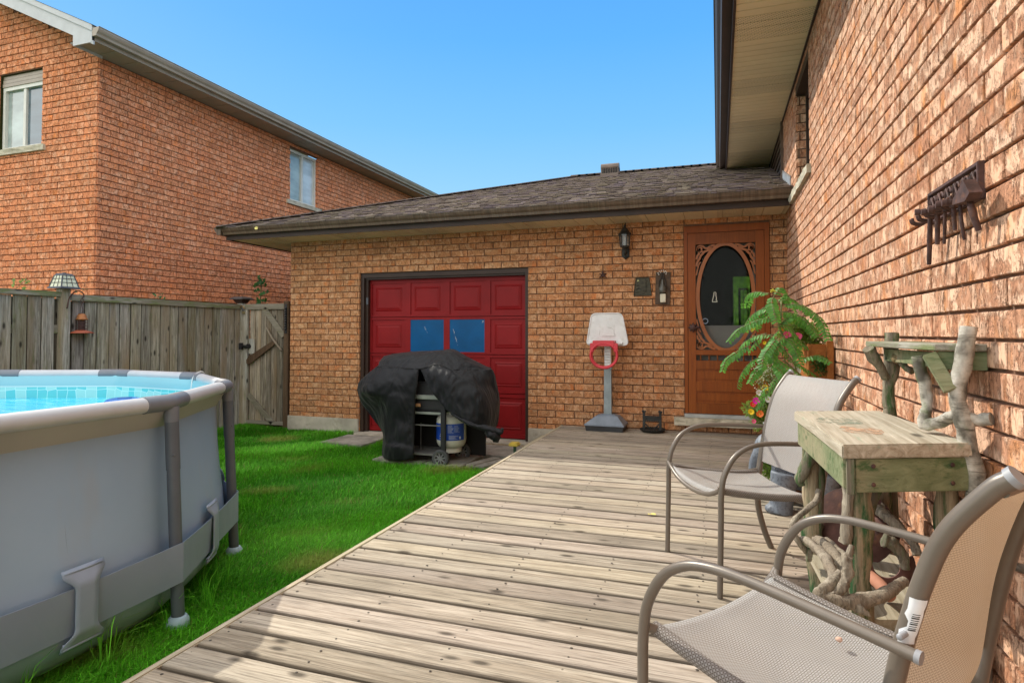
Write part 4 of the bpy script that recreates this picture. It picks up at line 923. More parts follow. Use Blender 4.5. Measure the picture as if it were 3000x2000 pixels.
def ing(X,Y):
    rp=np.hypot(X-PC.x,Y-PC.y); ok=(rp>1.70)
    ok&=~((X>-3.40)&(X<-2.20)&(Y>5.62)&(Y<7.2)); ok&=~((X>-3.0)&(X<-2.1)&(Y>5.58)); ok&=~((X>-4.55)&(X<-3.99)&(Y>6.25)&(Y<6.78)); ok&=~((X>-4.62)&(Y>6.80)); ok&=~((X>-5.73)&(Y>7.05)); ok&=~((X>-2.1)&(Y>6.2)); return ok&(X>-6.66)&~((X>-4.66)&(Y>6.72)&(X<-2))
grass('grass',150000,(-2.95,-1.795,1.0,4.0),ing,.045,.085,1)
grass('grass',230000,(-6.66,-1.795,3.0,7.15),ing,.05,.095,2)
grass('grass',30000,(-6.6,-2.9,-.6,3.6),lambda X,Y: ing(X,Y)&(np.hypot(X-PC.x,Y-PC.y)<2.9),.05,.09,3)
def rimg(X,Y):
    rp=np.hypot(X-PC.x,Y-PC.y); return (rp>1.74)&(rp<1.99)&(X<-1.8)
grass('tall_grass',1500,(-3.2,-1.9,.6,2.6),rimg,.12,.27,4,clump=22)
grass('tall_grass',500,(-3.2,-1.9,2.4,3.5),rimg,.09,.16,5,clump=12)
grass('tall_grass',2600,(-1.90,-1.80,1.0,6.2),lambda X,Y:X<-1.797,.08,.15,6,clump=7)

# ================= covered grill =================
t=NT('black_cover_fabric'); n=t.noise(2.5,5); cc=t.ramp(n,[(.3,(.005,.006,.007)),(.7,(.011,.012,.015))]); 
b1=t.bump(t.noise(1,2,t.map((4.5,4.5,2.2)),.5,1.0),.55,.10); bb=t.n('ShaderNodeBump'); t.l(t.noise(600,2),bb.inputs['Height']); bb.inputs['Strength'].default_value=.2; bb.inputs['Distance'].default_value=.001; t.l(b1,bb.inputs['Normal']); t.l(bb.outputs[0],t.b.inputs['Normal'])
M['cover']=t.out(cc,.55,spec=.22); t.b.inputs['Sheen Weight'].default_value=.06
def drape(mb,rows,sub=9,amp=.010,fr=9,seed=0):
    "subdivide a control grid smoothly and add wrinkles"
    R1=[cr(r_,sub) for r_ in rows]; nc=len(R1[0]); cols=[cr([R1[i][j] for i in range(len(R1))],sub) for j in range(nc)]
    rows2=[[cols[j][i] for j in range(nc)] for i in range(len(cols[0]))]
    out=[]
    for i,r_ in enumerate(rows2):
        o=[]
        for j,p in enumerate(r_):
            q=Vector((p.x*fr+seed,p.y*fr*.5,p.z*fr*.45)); d=amp*.8*noise.noise(q)+amp*.7*(.35-abs(noise.noise(q*1.5+Vector((seed,2,0))))*2.2)+amp*.12*(.3-abs(noise.noise(q*3.6))*2)
            o.append(Vector((p.x+d*.3,p.y-d-.2*amp*abs(noise.noise(q*1.7)),p.z)))
        out.append(o)
    mb.grid(out)
cov=MB()
# left front panel
drape(cov,[
 [(-3.442,5.660,0.753),(-3.274,5.600,0.748),(-3.084,5.570,0.743),(-2.896,5.550,0.739)],
 [(-3.622,5.700,0.639),(-3.359,5.560,0.655),(-3.104,5.530,0.667),(-2.892,5.530,0.667)],
 [(-3.736,5.750,0.553),(-3.451,5.550,0.567),(-3.177,5.510,0.573),(-2.897,5.520,0.584)],
 [(-3.762,5.780,0.470),(-3.501,5.560,0.469),(-3.198,5.510,0.483),(-2.911,5.520,0.491)],
 [(-3.770,5.850,0.341),(-3.460,5.620,0.406),(-3.171,5.500,0.428),(-2.919,5.520,0.435)],
 [(-3.689,5.880,0.219),(-3.417,5.660,0.306),(-3.149,5.500,0.345),(-2.926,5.530,0.341)],
 [(-3.571,5.850,0.108),(-3.342,5.620,0.189),(-3.138,5.520,0.221),(-2.935,5.540,0.209)],
 [(-3.463,5.800,0.030),(-3.313,5.600,0.069),(-3.105,5.500,0.095),(-2.933,5.530,0.090)],
 [(-3.426,5.750,-0.058),(-3.273,5.570,-0.038),(-3.094,5.500,-0.016),(-2.934,5.530,-0.021)],
 [(-3.421,5.720,-0.160),(-3.243,5.520,-0.084),(-3.077,5.470,-0.061),(-2.931,5.520,-0.093)],
 [(-3.402,5.700,-0.214),(-3.249,5.530,-0.199),(-3.071,5.480,-0.189),(-2.933,5.520,-0.169)]],amp=.016,seed=1)
# right front panel, gathered up and thrown back
drape(cov,[
 [(-2.882,5.550,0.737),(-2.791,5.550,0.763),(-2.693,5.560,0.790),(-2.556,5.570,0.738),(-2.393,5.680,0.722),(-2.223,5.860,0.727)],
 [(-2.837,5.530,0.678),(-2.730,5.500,0.700),(-2.624,5.500,0.716),(-2.483,5.520,0.677),(-2.318,5.620,0.656),(-2.197,5.900,0.658)],
 [(-2.770,5.500,0.580),(-2.664,5.480,0.603),(-2.549,5.470,0.616),(-2.414,5.500,0.594),(-2.262,5.580,0.570),(-2.184,5.920,0.553)],
 [(-2.709,5.490,0.509),(-2.599,5.470,0.524),(-2.485,5.460,0.533),(-2.357,5.480,0.513),(-2.211,5.550,0.502),(-2.169,5.940,0.466)],
 [(-2.638,5.480,0.431),(-2.524,5.460,0.446),(-2.416,5.460,0.445),(-2.298,5.480,0.430),(-2.172,5.550,0.418),(-2.161,5.940,0.381)],
 [(-2.568,5.470,0.362),(-2.460,5.450,0.369),(-2.367,5.460,0.353),(-2.263,5.490,0.336),(-2.156,5.560,0.323),(-2.160,5.920,0.279)],
 [(-2.499,5.460,0.323),(-2.421,5.450,0.299),(-2.338,5.460,0.270),(-2.238,5.500,0.243),(-2.160,5.570,0.214),(-2.164,5.900,0.187)],
 [(-2.494,5.470,0.309),(-2.410,5.470,0.257),(-2.317,5.480,0.215),(-2.227,5.520,0.191),(-2.162,5.600,0.179),(-2.179,5.880,0.132)]],amp=.018,seed=5)
# top
drape(cov,[
 [(-3.442,5.660,0.753),(-3.274,5.600,0.748),(-3.084,5.570,0.743),(-2.894,5.550,0.738),(-2.791,5.550,0.763),(-2.693,5.560,0.790),(-2.556,5.570,0.738),(-2.393,5.680,0.722),(-2.223,5.860,0.727)],
 [(-3.468,5.740,0.798),(-3.299,5.680,0.831),(-3.135,5.660,0.838),(-2.942,5.660,0.836),(-2.815,5.660,0.838),(-2.721,5.660,0.839),(-2.597,5.660,0.819),(-2.438,5.740,0.793),(-2.233,5.920,0.718)],
 [(-3.489,5.840,0.834),(-3.346,5.800,0.859),(-3.190,5.780,0.877),(-3.004,5.780,0.891),(-2.875,5.780,0.896),(-2.747,5.780,0.903),(-2.632,5.780,0.906),(-2.481,5.840,0.835),(-2.258,5.980,0.714)],
 [(-3.555,5.980,0.832),(-3.439,5.980,0.856),(-3.289,5.980,0.874),(-3.108,5.980,0.888),(-2.974,5.980,0.893),(-2.831,5.980,0.903),(-2.690,5.980,0.910),(-2.581,6.000,0.854),(-2.291,6.040,0.717)],
 [(-3.590,6.060,0.668),(-3.483,6.080,0.669),(-3.354,6.100,0.671),(-3.170,6.100,0.674),(-3.033,6.100,0.677),(-2.887,6.100,0.680),(-2.744,6.100,0.683),(-2.624,6.100,0.685),(-2.317,6.080,0.663)],
 [(-3.609,6.100,-0.013),(-3.491,6.100,-0.017),(-3.362,6.120,-0.013),(-3.177,6.120,-0.014),(-3.041,6.120,-0.017),(-2.895,6.120,-0.014),(-2.751,6.120,-0.006),(-2.631,6.120,-0.005),(-2.376,6.100,-0.013)]],amp=.012,seed=9)
# right end closing to the back, left end
drape(cov,[[(-2.223,5.860,0.727),(-2.240,5.960,0.701),(-2.306,6.080,0.664)],[(-2.184,5.920,0.553),(-2.206,5.980,0.538),(-2.285,6.080,0.517)],[(-2.163,5.940,0.381),(-2.203,6.000,0.353),(-2.274,6.080,0.342)],[(-2.164,5.900,0.187),(-2.216,5.980,0.144),(-2.295,6.080,0.126)],[(-2.179,5.880,0.132),(-2.247,5.980,0.086),(-2.355,6.100,-0.007)]],amp=.008)
drape(cov,[[(-3.442,5.660,0.753),(-3.512,5.850,0.783),(-3.567,6.000,0.816)],[(-3.736,5.750,0.553),(-3.751,5.900,0.572),(-3.768,6.060,0.560)],[(-3.770,5.850,0.341),(-3.745,5.950,0.332),(-3.743,6.080,0.328)],[(-3.463,5.800,0.030),(-3.532,5.950,0.014),(-3.609,6.100,-0.013)]],amp=.008)
co=cov.build('grill_cover',M['cover'],smooth=True,fix=False); sm=co.modifiers.new('th','SOLIDIFY'); sm.thickness=.004
tag(co,'torn faded black fabric cover draped over the gas grill, split open at the front','grill cover')
# trailing hem tail (part of the cover)
mb=MB(); P=[(-2.494,5.460,0.316),(-2.392,5.450,0.265),(-2.266,5.450,0.213),(-2.169,5.470,0.191),(-2.086,5.500,0.170),(-2.003,5.520,0.150),(-1.982,5.540,0.181)]
mb.tube(cr(P,5),[.012+.030*min(1,i/22)*(1 if i<24 else max(.15,1-(i-24)/7)) for i in range(31)],10,wob=.25,flat=.8,seed=3)
P2=[(-2.131,5.520,0.161),(-2.076,5.500,0.122),(-2.038,5.500,0.089),(-2.062,5.500,0.053)]
mb.tube(cr(P2,5),[.042,.048,.05,.05,.05,.05,.048,.046,.044,.042,.040,.034,.030,.026,.020,.012],10,wob=.3,seed=8)
mb.build('hanging_hem',M['cover'],co,smooth=True)
mb=MB(); sea=[(-3.456,5.655,0.742),(-3.269,5.592,0.743),(-3.079,5.560,0.742),(-2.891,5.540,0.738),(-2.786,5.540,0.763),(-2.686,5.545,0.790),(-2.549,5.555,0.739),(-2.461,5.515,0.696),(-2.336,5.500,0.632),(-2.241,5.540,0.564)]
mb.tube(cr(sea,5),.0035,6); mb.build('seam',paint('black_thread',(.008,.008,.009),.7,bump=0),co)
grill=thing('gas_grill','black gas grill cart with grey panels and spoked wheels under a torn cover','grill',loc=(-2.95,5.8,GZ))
g=MB(); 
g.box((-3.28,5.62,.30),(-2.30,6.05,.60),.02); g.build('firebox',M['blackpl'],grill)
mb=MB(); mb.box((-3.25,5.585,.425),(-2.62,5.62,.468),.004); mb.box((-3.25,5.60,.27),(-2.62,5.62,.295),.003); mb.build('control_panel',paint('grey_green_panel',(.26,.29,.26),.45),grill)
mb=MB(); mb.box((-2.955,5.585,.345),(-2.90,5.61,.378),.004); mb.build('wooden_handle',paint('tan_wood_handle',(.42,.22,.10),.6),grill)
mb=MB(); mb.box((-3.25,6.02,-.20),(-2.35,6.04,.35)); mb.box((-3.25,5.60,-.10),(-3.235,6.02,.35)); mb.build('back_panel',M['dark'],grill)
for x in (-3.27,-2.66):
    for y in (5.585,5.98):
        if x>-3 and y>5.9: continue
        mb=MB(); y=y if x<-3 else y-.02 if y<5.7 else y; mb.box((x,y,-.175 if x>-3 else -.245),(x+.052,y+.035,.62),.004); mb.build('leg',M['blackpl'],grill)
mb=MB(); mb.box((-3.25,5.59,-.145),(-2.64,5.61,-.128)); mb.box((-3.25,5.59,.155),(-2.64,5.604,.166)); mb.box((-3.25,5.61,-.142),(-2.64,6.0,-.132)); mb.tube([(-3.0,5.80,-.13),(-3.0,5.80,.15)],.004,6); mb.build('shelf_rails',paint('dull_grey_rail',(.16,.16,.15),.5),grill)
mb=MB(); mb.tube([(-2.66,5.57,-.163),(-2.66,6.02,-.163)],.008,8); mb.build('axle',M['blackpl'],grill)
for i,(x,y) in enumerate(((-2.66,5.575),(-2.60,5.99))):
    Rm=Matrix.Rotation(R(90),3,'X')
    wh=MB(); wh.lathe([(.062,-.022),(.082,-.024),(.088,-.016),(.088,.016),(.082,.024),(.062,.022)],(x,y,-.163),36,ax=Rm,close=True)
    for k in range(26):
        a=k*2*math.pi/26; wh.obox((x+.088*math.cos(a),y,-.163+.088*math.sin(a)),(Vector((math.cos(a),0,math.sin(a))),Vector((0,1,0)),Vector((-math.sin(a),0,math.cos(a)))),(.004,.018,.006))
    w_=wh.build('wheel',paint('tyre_black',(.07,.075,.078),.7) if i==0 else bpy.data.materials['tyre_black'],grill)
    mb=MB(); mb.lathe([(.0,-.020),(.016,-.02),(.020,-.012),(.020,.012),(0,.012)],(x,y,-.163),16,ax=Rm); mb.lathe([(.056,-.016),(.066,-.018),(.066,.018),(.056,.016)],(x,y,-.163),32,ax=Rm,close=True)
    for k in range(8):
        a=k*math.pi/4+.2; mb.plank((x+.014*math.cos(a),y-.008,-.163+.014*math.sin(a)),(x+.060*math.cos(a),y-.008,-.163+.060*math.sin(a)),.013,.014,up=(0,1,0))
    mb.build('rim',paint('dark_grey_hub',(.20,.205,.21),.5) if i==0 else bpy.data.materials['dark_grey_hub'],w_)
# propane tank
tx,ty=-2.645,5.80
tank=thing('propane_tank','dented white propane tank with a blue printed label hanging on the grill cart','propane tank',loc=(tx,ty,-.13))
M['tankwhite']=paint('off_white_tank',(.62,.62,.54),.4,var=.08,sc=6,dirt=(.42,.38,.28))
mb=MB(); mb.lathe([(.0,-.095),(.09,-.09),(.13,-.07),(.152,-.03),(.155,.0),(.155,.20),(.150,.225),(.12,.255),(.07,.27),(0,.275)],(tx,ty,0),40); mb.build('tank_body',M['tankwhite'],tank,smooth=True,autos=60)
mb=MB(); mb.lathe([(.105,-.085),(.105,-.128),(.098,-.13),(.098,-.085)],(tx,ty,0),32,close=True); mb.build('foot_ring',M['tankwhite'],tank,smooth=True,autos=60)
mb=MB()
def arcwall(r_,a0,a1,z0,z1,n=14,th=.004):
    rows=[[(tx+rr_*math.cos(a),ty+rr_*math.sin(a),z) for a in np.linspace(a0,a1,n)] for rr_,z in ((r_,z0),(r_,z1),(r_-th,z1),(r_-th,z0),(r_,z0))]; mb.grid(rows)
arcwall(.085,R(160),R(200),.25,.40); arcwall(.085,R(265),R(285),.25,.40); arcwall(.085,R(160),R(330),.385,.415); arcwall(.085,R(200),R(300),.27,.285); arcwall(.085,R(320),R(335),.25,.40); arcwall(.085,R(20),R(140),.25,.41)
mb.build('valve_collar',M['tankwhite'],tank)
mb=MB(); mb.lathe([(.02,.27),(.02,.33),(.03,.335),(.03,.35),(.012,.36),(0,.36)],(tx,ty,0),12); mb.build('valve',paint('brass_valve',(.35,.28,.12),.4,.7),tank,smooth=True)
mb=MB(); rows=[[(tx+.1565*math.cos(a),ty+.1565*math.sin(a),z) for a in np.linspace(R(165),R(350),40)] for z in (.005,.05,.10,.15,.175)]; mb.grid(rows); lab=mb.build('blue_label',paint('blue_label_print',(.012,.06,.36),.35,var=.1,bump=0),tank,smooth=True)
mb=MB(); rr=random.Random(4)
def lstrip(a0,a1,z0,z1): mb.grid([[(tx+.1575*math.cos(R(a)),ty+.1575*math.sin(R(a)),z) for a in np.linspace(a0,a1,8)] for z in (z0,z1)])
for k in range(9): 
    z=.158-k*.009; lstrip(280,280+rr.uniform(14,24),z,z+.002); 
    if k<8: lstrip(305,305+rr.uniform(14,22),z-.004,z-.0022)
for k in range(5): z=.052-k*.008; lstrip(285,285+rr.uniform(20,40),z,z+.002)
lstrip(248,262,.062,.070); lstrip(246,263,.045,.052); lstrip(244,262,.022,.025)
lstrip(325,332,.02,.045)
mb.build('label_print',paint('white_label_print',(.62,.66,.72),.5,bump=0),lab)
# ================= toy basketball hoop =================
hp=thing('toy_basketball_hoop','childs white and red plastic basketball hoop on a grey pole by the wall','basketball hoop',loc=(-1.2,6.90,0))
hx,hy=-1.19,6.90
mb=MB(); frust(mb,(-1.215,hy),.0,.062,.205,.215,b0=.14,b1=.15); mb.build('base_tray',paint('charcoal_plastic',(.045,.05,.055),.5),hp)
mb=MB(); frust(mb,(-1.215,hy),.062,.078,.225,.222,b0=.158,b1=.156); bm=bmesh.new()
P0=[(-1.215+a*.218,hy+b*.152,.078) for a,b in ((-1,-1),(1,-1),(1,1),(-1,1))]; P1=[(-1.195+a*.125,hy+b*.085,.165) for a,b in ((-1,-1),(1,-1),(1,1),(-1,1))]; P2=[(-1.192+a*.06,hy+b*.05,.185) for a,b in ((-1,-1),(1,-1),(1,1),(-1,1))]
bm.free(); q=lambda n:[(n*4+k,n*4+(k+1)%4,(n+1)*4+(k+1)%4,(n+1)*4+k) for k in range(4)]; mb.add(P0+P1+P2,q(0)+q(1)+[(8,9,10,11)])
mb.build('base_lid',paint('blue_grey_plastic',(.17,.21,.26),.45,var=.1),hp)
mb=MB(); frust(mb,(hx-.002,hy),.17,.70,.043,.040,b0=.035,b1=.032); frust(mb,(hx,hy),.695,.72,.046,.046,b0=.038,b1=.038); mb.build('pole',paint('grey_blue_pole',(.26,.32,.34),.45,var=.1,dirt=(.2,.24,.26)),hp)
M['hoopwhite']=paint('scuffed_white_plastic',(.72,.74,.74),.4,var=.06,sc=7,dirt=(.60,.60,.57))
mb=MB(); mb.box((-1.228,hy-.03,.72),(-1.155,hy+.02,.99),.004)
for k in range(8): mb.obox((-1.195,hy-.034,.735+k*.031),(Vector((1,0,0)),Vector((0,.8,.6)),Vector((0,-.6,.8))),(.030,.004,.010),.002)
mb.build('ribbed_neck',M['hoopwhite'],hp)
def rpoly(P,r_,n=5):
    out=[]; m_=len(P)
    for i in range(m_):
        a=Vector(P[i-1]);b=Vector(P[i]);c=Vector(P[(i+1)%m_]); u=(a-b).normalized()*r_; v=(c-b).normalized()*r_
        for k in range(n+1):
            f=k/n; out.append(((b+u)*(1-f)**2+b*2*f*(1-f)+(b+v)*f*f))
    return out
bp=[(-1.435,hy-.02,.965),(-.957,hy-.02,.965),(-1.028,hy-.02,1.325),(-1.375,hy-.02,1.325)]
P=rpoly(bp,.055); mb=MB(); mb.prism(P,(0,.03,0)); mb.tube(P+[P[0],P[1]],.0085,8,cap=False)
sqr=[(-1.275,hy-.021,1.06),(-1.11,hy-.021,1.06),(-1.12,hy-.021,1.22),(-1.265,hy-.021,1.22)]; mb.prism(rpoly(sqr,.015),(0,-.003,0))
mb.build('backboard',M['hoopwhite'],hp)
mb=MB(); pts=[(-1.285,1.08),(-1.28,1.135),(-1.25,1.165),(-1.19,1.168),(-1.13,1.15),(-1.118,1.10),(-1.105,1.075),(-1.14,1.066),(-1.20,1.07),(-1.25,1.072)]
P=[(x,hy-.0245,z) for x,z in pts]; 
for a,b in zip(P,P[1:]): 
    if rr.random()<.8: mb.tube([a,Vector(a).lerp(Vector(b),.5)+Vector((.003,0,.002)),b],.0012,4)
mb.build('glue_outline',paint('dirty_glue',(.25,.22,.18),.9,bump=0),hp)
M['hoopred']=paint('faded_red_plastic',(.56,.035,.05),.42,var=.08,sc=6)
mb=MB(); cx_,cz_,ry=-1.211,.853,6.72
tilt=Matrix.Rotation(R(58),3,'X')
P=[]
RC=Vector((-1.211,hy-.05-.11,.850))
for k in range(49):
    a=k*2*math.pi/48; v=Vector((.150*math.cos(a),0,.138*math.sin(a))); P.append(RC+v)
mb.tube(P,.0135,10,cap=False); 
P=[RC+Vector((.138*math.cos(k*math.pi/24),.02,.126*math.sin(k*math.pi/24))) for k in range(49)]; mb.tube(P,.010,8,cap=False)
mb.box((-1.338,hy-.17,.955),(-1.09,hy-.035,1.018),.006); mb.box((-1.366,hy-.17,.89),(-1.325,hy-.14,.99),.006); mb.box((-1.10,hy-.17,.89),(-1.055,hy-.14,.99),.006)
mb.build('hoop_ring',M['hoopred'],hp,smooth=True,autos=40)
mb=MB()
for x in (-1.375,-1.055): mb.tube([(x-.035,hy-.045,.985),(x+.035,hy-.045,.985)],.019,12); mb.tube([(x-.012,hy-.045,.985),(x+.0,hy-.045,.985)],.023,12)
mb.build('hinge_barrel',M['hoopwhite'],hp)
# ================= cast iron boot scraper =================
bs=thing('boot_scraper','dark cast iron boot scraper with round tray on the deck left of the door','boot scraper',loc=(-.70,6.93,0))
mb=MB(); mb.lathe([(.10,.004),(.118,.006),(.130,.022),(.138,.030),(.134,.034),(.120,.022),(.09,.014),(0,.012)],(-.70,6.93,0),34)
for k in range(34): 
    a=k*2*math.pi/34; mb.tube([(-.70+.128*math.cos(a),6.93+.128*math.sin(a),.02),(-.70+.139*math.cos(a),6.93+.139*math.sin(a),.036)],.006,5)
mb.build('tray',M['darkiron'],bs)
mb=MB()
for x in (-.795,-.615):
    mb.box((x-.014,6.915,.012),(x+.014,6.945,.215),.004); mb.lathe([(.010,.212),(.016,.225),(.010,.238),(0,.242)],(x-.008,6.93,0),10); mb.lathe([(.008,.212),(.012,.222),(.008,.232),(0,.234)],(x+.012,6.93,0),10); mb.tube([(x,6.93,.10),(x+(.05 if x<-.7 else -.05),6.93,.05),(x+(.07 if x<-.7 else -.07),6.93,.02)],.008,6)
mb.box((-.79,6.920,.155),(-.62,6.940,.178),.003); mb.box((-.79,6.925,.125),(-.62,6.935,.158))
for k in range(7): mb.lathe([(.008,0),(.012,.006),(.008,.012)],(-.775+k*.023,6.924,.112),8)
mb.build('scraper_frame',M['darkiron'],bs)
# ================= wall lantern =================
wl=thing('wall_lantern','black coach style wall lantern mounted on brick left of the door','wall light',loc=(-1.005,7.09,2.1))
lx,ly=-1.008,6.99
mb=MB(); mb.lathe([(.012,2.325),(.014,2.34),(.006,2.352),(0,2.356)],(lx,ly,0),10); mb.lathe([(.072,2.235),(.076,2.245),(.055,2.265),(.030,2.305),(.018,2.318),(.014,2.328)],(lx,ly,0),6); mb.lathe([(.05,2.09),(.055,2.098),(.05,2.106),(.02,2.07),(.0,2.05)],(lx,ly,0),6)
for k in range(6):
    a=k*math.pi/3; mb.tube([(lx+.052*math.cos(a),ly+.052*math.sin(a),2.10),(lx+.062*math.cos(a),ly+.062*math.sin(a),2.24)],.0045,6)
mb.build('cage',M['darkiron'],wl)
mb=MB(); mb.lathe([(.048,2.102),(.058,2.235)],(lx,ly,0),6); t=NT('lantern_glass'); t.b.inputs['Transmission Weight'].default_value=.85; mb.build('glass',t.out((.55,.6,.6),.12),wl)
mb=MB(); mb.lathe([(.006,2.10),(.010,2.11),(.014,2.15),(.012,2.20),(.004,2.215),(0,2.216)],(lx,ly,0),12); mb.build('bulb',paint('frosted_bulb',(.75,.74,.68),.4,bump=0),wl,smooth=True)
mb=MB(); mb.box((lx-.042,7.06,1.975),(lx+.042,7.085,2.11),.012); mb.tube(cr([(lx,7.065,2.05),(lx,7.03,2.01),(lx,6.995,2.02),(lx,ly,2.06)],5),.014,8); mb.lathe([(.0,1.955),(.012,1.962),(.018,1.978),(.01,1.99)],(lx,7.06,0),10)
mb.build('bracket',M['darkiron'],wl)
mb=MB(); mb.tube([(lx,7.08,2.345),(lx,7.08,2.395)],.004,6); mb.tube([(lx,ly,2.35),(lx,7.08,2.395)],.003,6); mb.build('wire',M['darkiron'],wl)
# small rusty leaf ornament
mb=MB(); c=Vector((-1.278,7.075,1.785))
for (dx,dz,l_) in ((0,1,.062),(-.8,.35,.05),(.8,.35,.05),(-.7,-.5,.055),(.75,-.55,.06),(0,-.3,.03)):
    d=Vector((dx,0,dz)).normalized(); mb.tube([c-d*.004,c+d*l_*.5+Vector((0,-.01,0)),c+d*l_],[.010,.014,.003],6,flat=.6)
mb.lathe([(0,-.012),(.012,0),(0,.012)],(c.x,c.y-.008,c.z+.03),8)
tag(mb.build('leaf_ornament',M['iron'],smooth=True),'small rusty leaf shaped ornament on the brick between hoop and lantern','wall ornament')
# trapezoid plaque
pq=thing('bronze_plaque','dark bronze trapezoid relief plaque on brick left of the door board','plaque',loc=(-.82,7.09,1.63))
mb=MB(); P=rpoly([(-.918,7.078,1.535),(-.718,7.078,1.535),(-.745,7.078,1.742),(-.893,7.078,1.742)],.008,2); mb.prism(P,(0,.014,0)); mb.tube(P+[P[0],P[1]],.006,6,cap=False); mb.build('backplate',M['bronze'] if 'bronze' in M else paint('dark_bronze_relief',(.055,.050,.030),.5,.4,var=.35,sc=40,bump=.6,bsc=90),pq)
mb=MB(); mb.box((-.845,7.064,1.58),(-.775,7.08,1.715),.006); mb.prism([(-.86,7.07,1.565),(-.80,7.07,1.62),(-.79,7.07,1.57),(-.84,7.07,1.545)],(0,.01,0)); 
for k in range(4): mb.tube([(-.895+k*.004,7.072,1.57+k*.04),(-.86,7.070,1.58+k*.04)],.005,6)
mb.build('relief_figure',bpy.data.materials['dark_bronze_relief'],pq)
mb=MB(); mb.lathe([(0,-.003),(.013,0),(0,.004)],(-.868,7.068,1.705),8,ax=Matrix.Rotation(R(90),3,'X')); mb.build('pale_spot',paint('lichen_green',(.40,.42,.20),.8,bump=0),pq)
# board with bell bottle and white chime box
wb=thing('door_chime_board','dark wooden board with a hanging bottle, berries and a white block beside the door','wall decoration',loc=(-.59,7.09,1.6))
mb=MB(); mb.obox((-.59,7.078,1.612),(Vector((1,0,-.03)).normalized(),Vector((0,1,0)),Vector((.03,0,1)).normalized()),(.083,.010,.186),.004); mb.build('backboard',paint('aged_brown_board',(.085,.055,.035),.8,var=.3,sc=16,bump=.4),wb)
mb=MB(); mb.lathe([(0,1.552),(.036,1.556),(.042,1.57),(.042,1.61),(.034,1.635),(.016,1.665),(.012,1.70),(.014,1.71),(.011,1.715)],(-.592,7.055,0),16); mb.build('bottle',paint('grey_green_bottle',(.10,.10,.085),.25),wb,smooth=True)
mb=MB(); mb.box((-.618,7.03,1.45),(-.556,7.068,1.548),.005)
for k in range(4): mb.box((-.612+k*.014,7.0285,1.455),(-.603+k*.014,7.0305,1.543))
mb.build('white_block',paint('cream_block',(.68,.64,.50),.5),wb)
mb=MB(); mb.tube(cr([(-.60,7.045,1.71),(-.605,7.05,1.76),(-.592,7.05,1.785),(-.58,7.05,1.76),(-.585,7.045,1.71)],4),.006,6); mb.tube([(-.592,7.05,1.77),(-.628,7.05,1.69),(-.63,7.05,1.63)],.005,5); mb.tube([(-.592,7.05,1.77),(-.556,7.05,1.69),(-.55,7.05,1.63)],.005,5); mb.build('ribbon',paint('dark_ribbon',(.03,.026,.022),.8),wb)
mb=MB()
for (dx,dz) in ((-.048,.0),(-.034,.02),(-.012,.026),(.012,.028),(.032,.018),(.046,.004),(-.04,-.016),(.04,-.014),(-.02,.008),(.02,.008)):
    bm=bmesh.new(); bmesh.ops.create_icosphere(bm,subdivisions=1,radius=.0075); mb.addbm(bm,mat=Matrix.Translation((-.592+dx,7.045,1.785+dz)))
mb.build('white_berries',paint('white_berry',(.72,.73,.70),.35,bump=0),wb,smooth=True)
# ================= iron rack with old hammers =================
rk=thing('iron_rack','dark brown openwork cast iron rack screwed to the sunny brick wall','wall rack',loc=(WX-.02,2.25,1.5))
x=WX-.024; Y0,Y1,Z0,Z1=2.02,2.44,1.482,1.578
mb=MB(); 
for a,b in (((Y0,Z0),(Y1,Z0)),((Y0,Z1),(Y1,Z1))): mb.box((x-.006,a[0],a[1]-.006),(x+.012,b[0],a[1]+.006),.002)
for yy in (Y0,Y1): mb.box((x-.0065,yy-.006,Z0-.006),(x+.0125,yy+.006,Z1+.006),.002)
mb.build('rack_frame',M['iron'],rk)
mb=MB()
for k in range(6):
    cy=Y0+.035+k*.07; cz=(Z0+Z1)/2
    for s_ in (-1,1):
        P=[(x,cy+s_*(.012+.016*math.cos(a)*(1-a/14)),cz+.012+(.022)*math.sin(a)*(1-a/14)) for a in np.linspace(0,5.6,18)]; mb.tube(P,.0045,6)
        P=[(x,cy+s_*(.014+.013*math.cos(a)*(1-a/14)),cz-.026+.014*math.sin(a)) for a in np.linspace(0,5.0,14)]; mb.tube(P,.004,6)
    mb.tube([(x,cy-.03,Z0+.006),(x-.004,cy,cz+.03),(x,cy+.03,Z0+.006)],.0045,6)
mb.build('scrollwork',M['iron'],rk,smooth=True)
for k in range(6):
    cy=Y0+.03+k*.072; mb=MB(); mb.tube(cr([(x,cy,Z0+.012),(x-.03,cy,Z0-.005),(x-.055,cy,Z0-.002),(x-.062,cy,Z0+.014)],4),.0045,6); mb.tube(cr([(x,cy+.022,Z0+.012),(x-.03,cy+.022,Z0-.005),(x-.055,cy+.022,Z0-.002),(x-.062,cy+.022,Z0+.014)],4),.0045,6); mb.build('hook',M['iron'],rk,smooth=True)
hm=[([(0.660,2.297,1.498),(0.670,2.356,1.330)],.030,.0125,'ball','longest dark hammer at the far left end of the rack'),
    ([(0.660,2.232,1.486),(0.665,2.255,1.383)],.026,.012,'ball','hammer with thick straight handle second from the left on the rack'),
    ([(0.660,2.163,1.482),(0.665,2.193,1.376)],.022,.008,'cross','slim hammer with thin handle third from the left on the rack'),
    ([(0.660,2.098,1.483),(0.665,2.102,1.404)],.024,.010,'ball','short stubby hammer fourth from the left on the rack'),
    ([(0.660,2.045,1.478),(0.660,2.037,1.423),(0.670,2.048,1.367)],.020,.008,'cross','hammer with crooked bulging handle fifth from the left on the rack'),
    ([(0.655,1.966,1.473),(0.660,1.956,1.428),(0.675,1.960,1.379)],.036,.014,'claw','biggest hammer with wedge head tilted at the right end of the rack')]
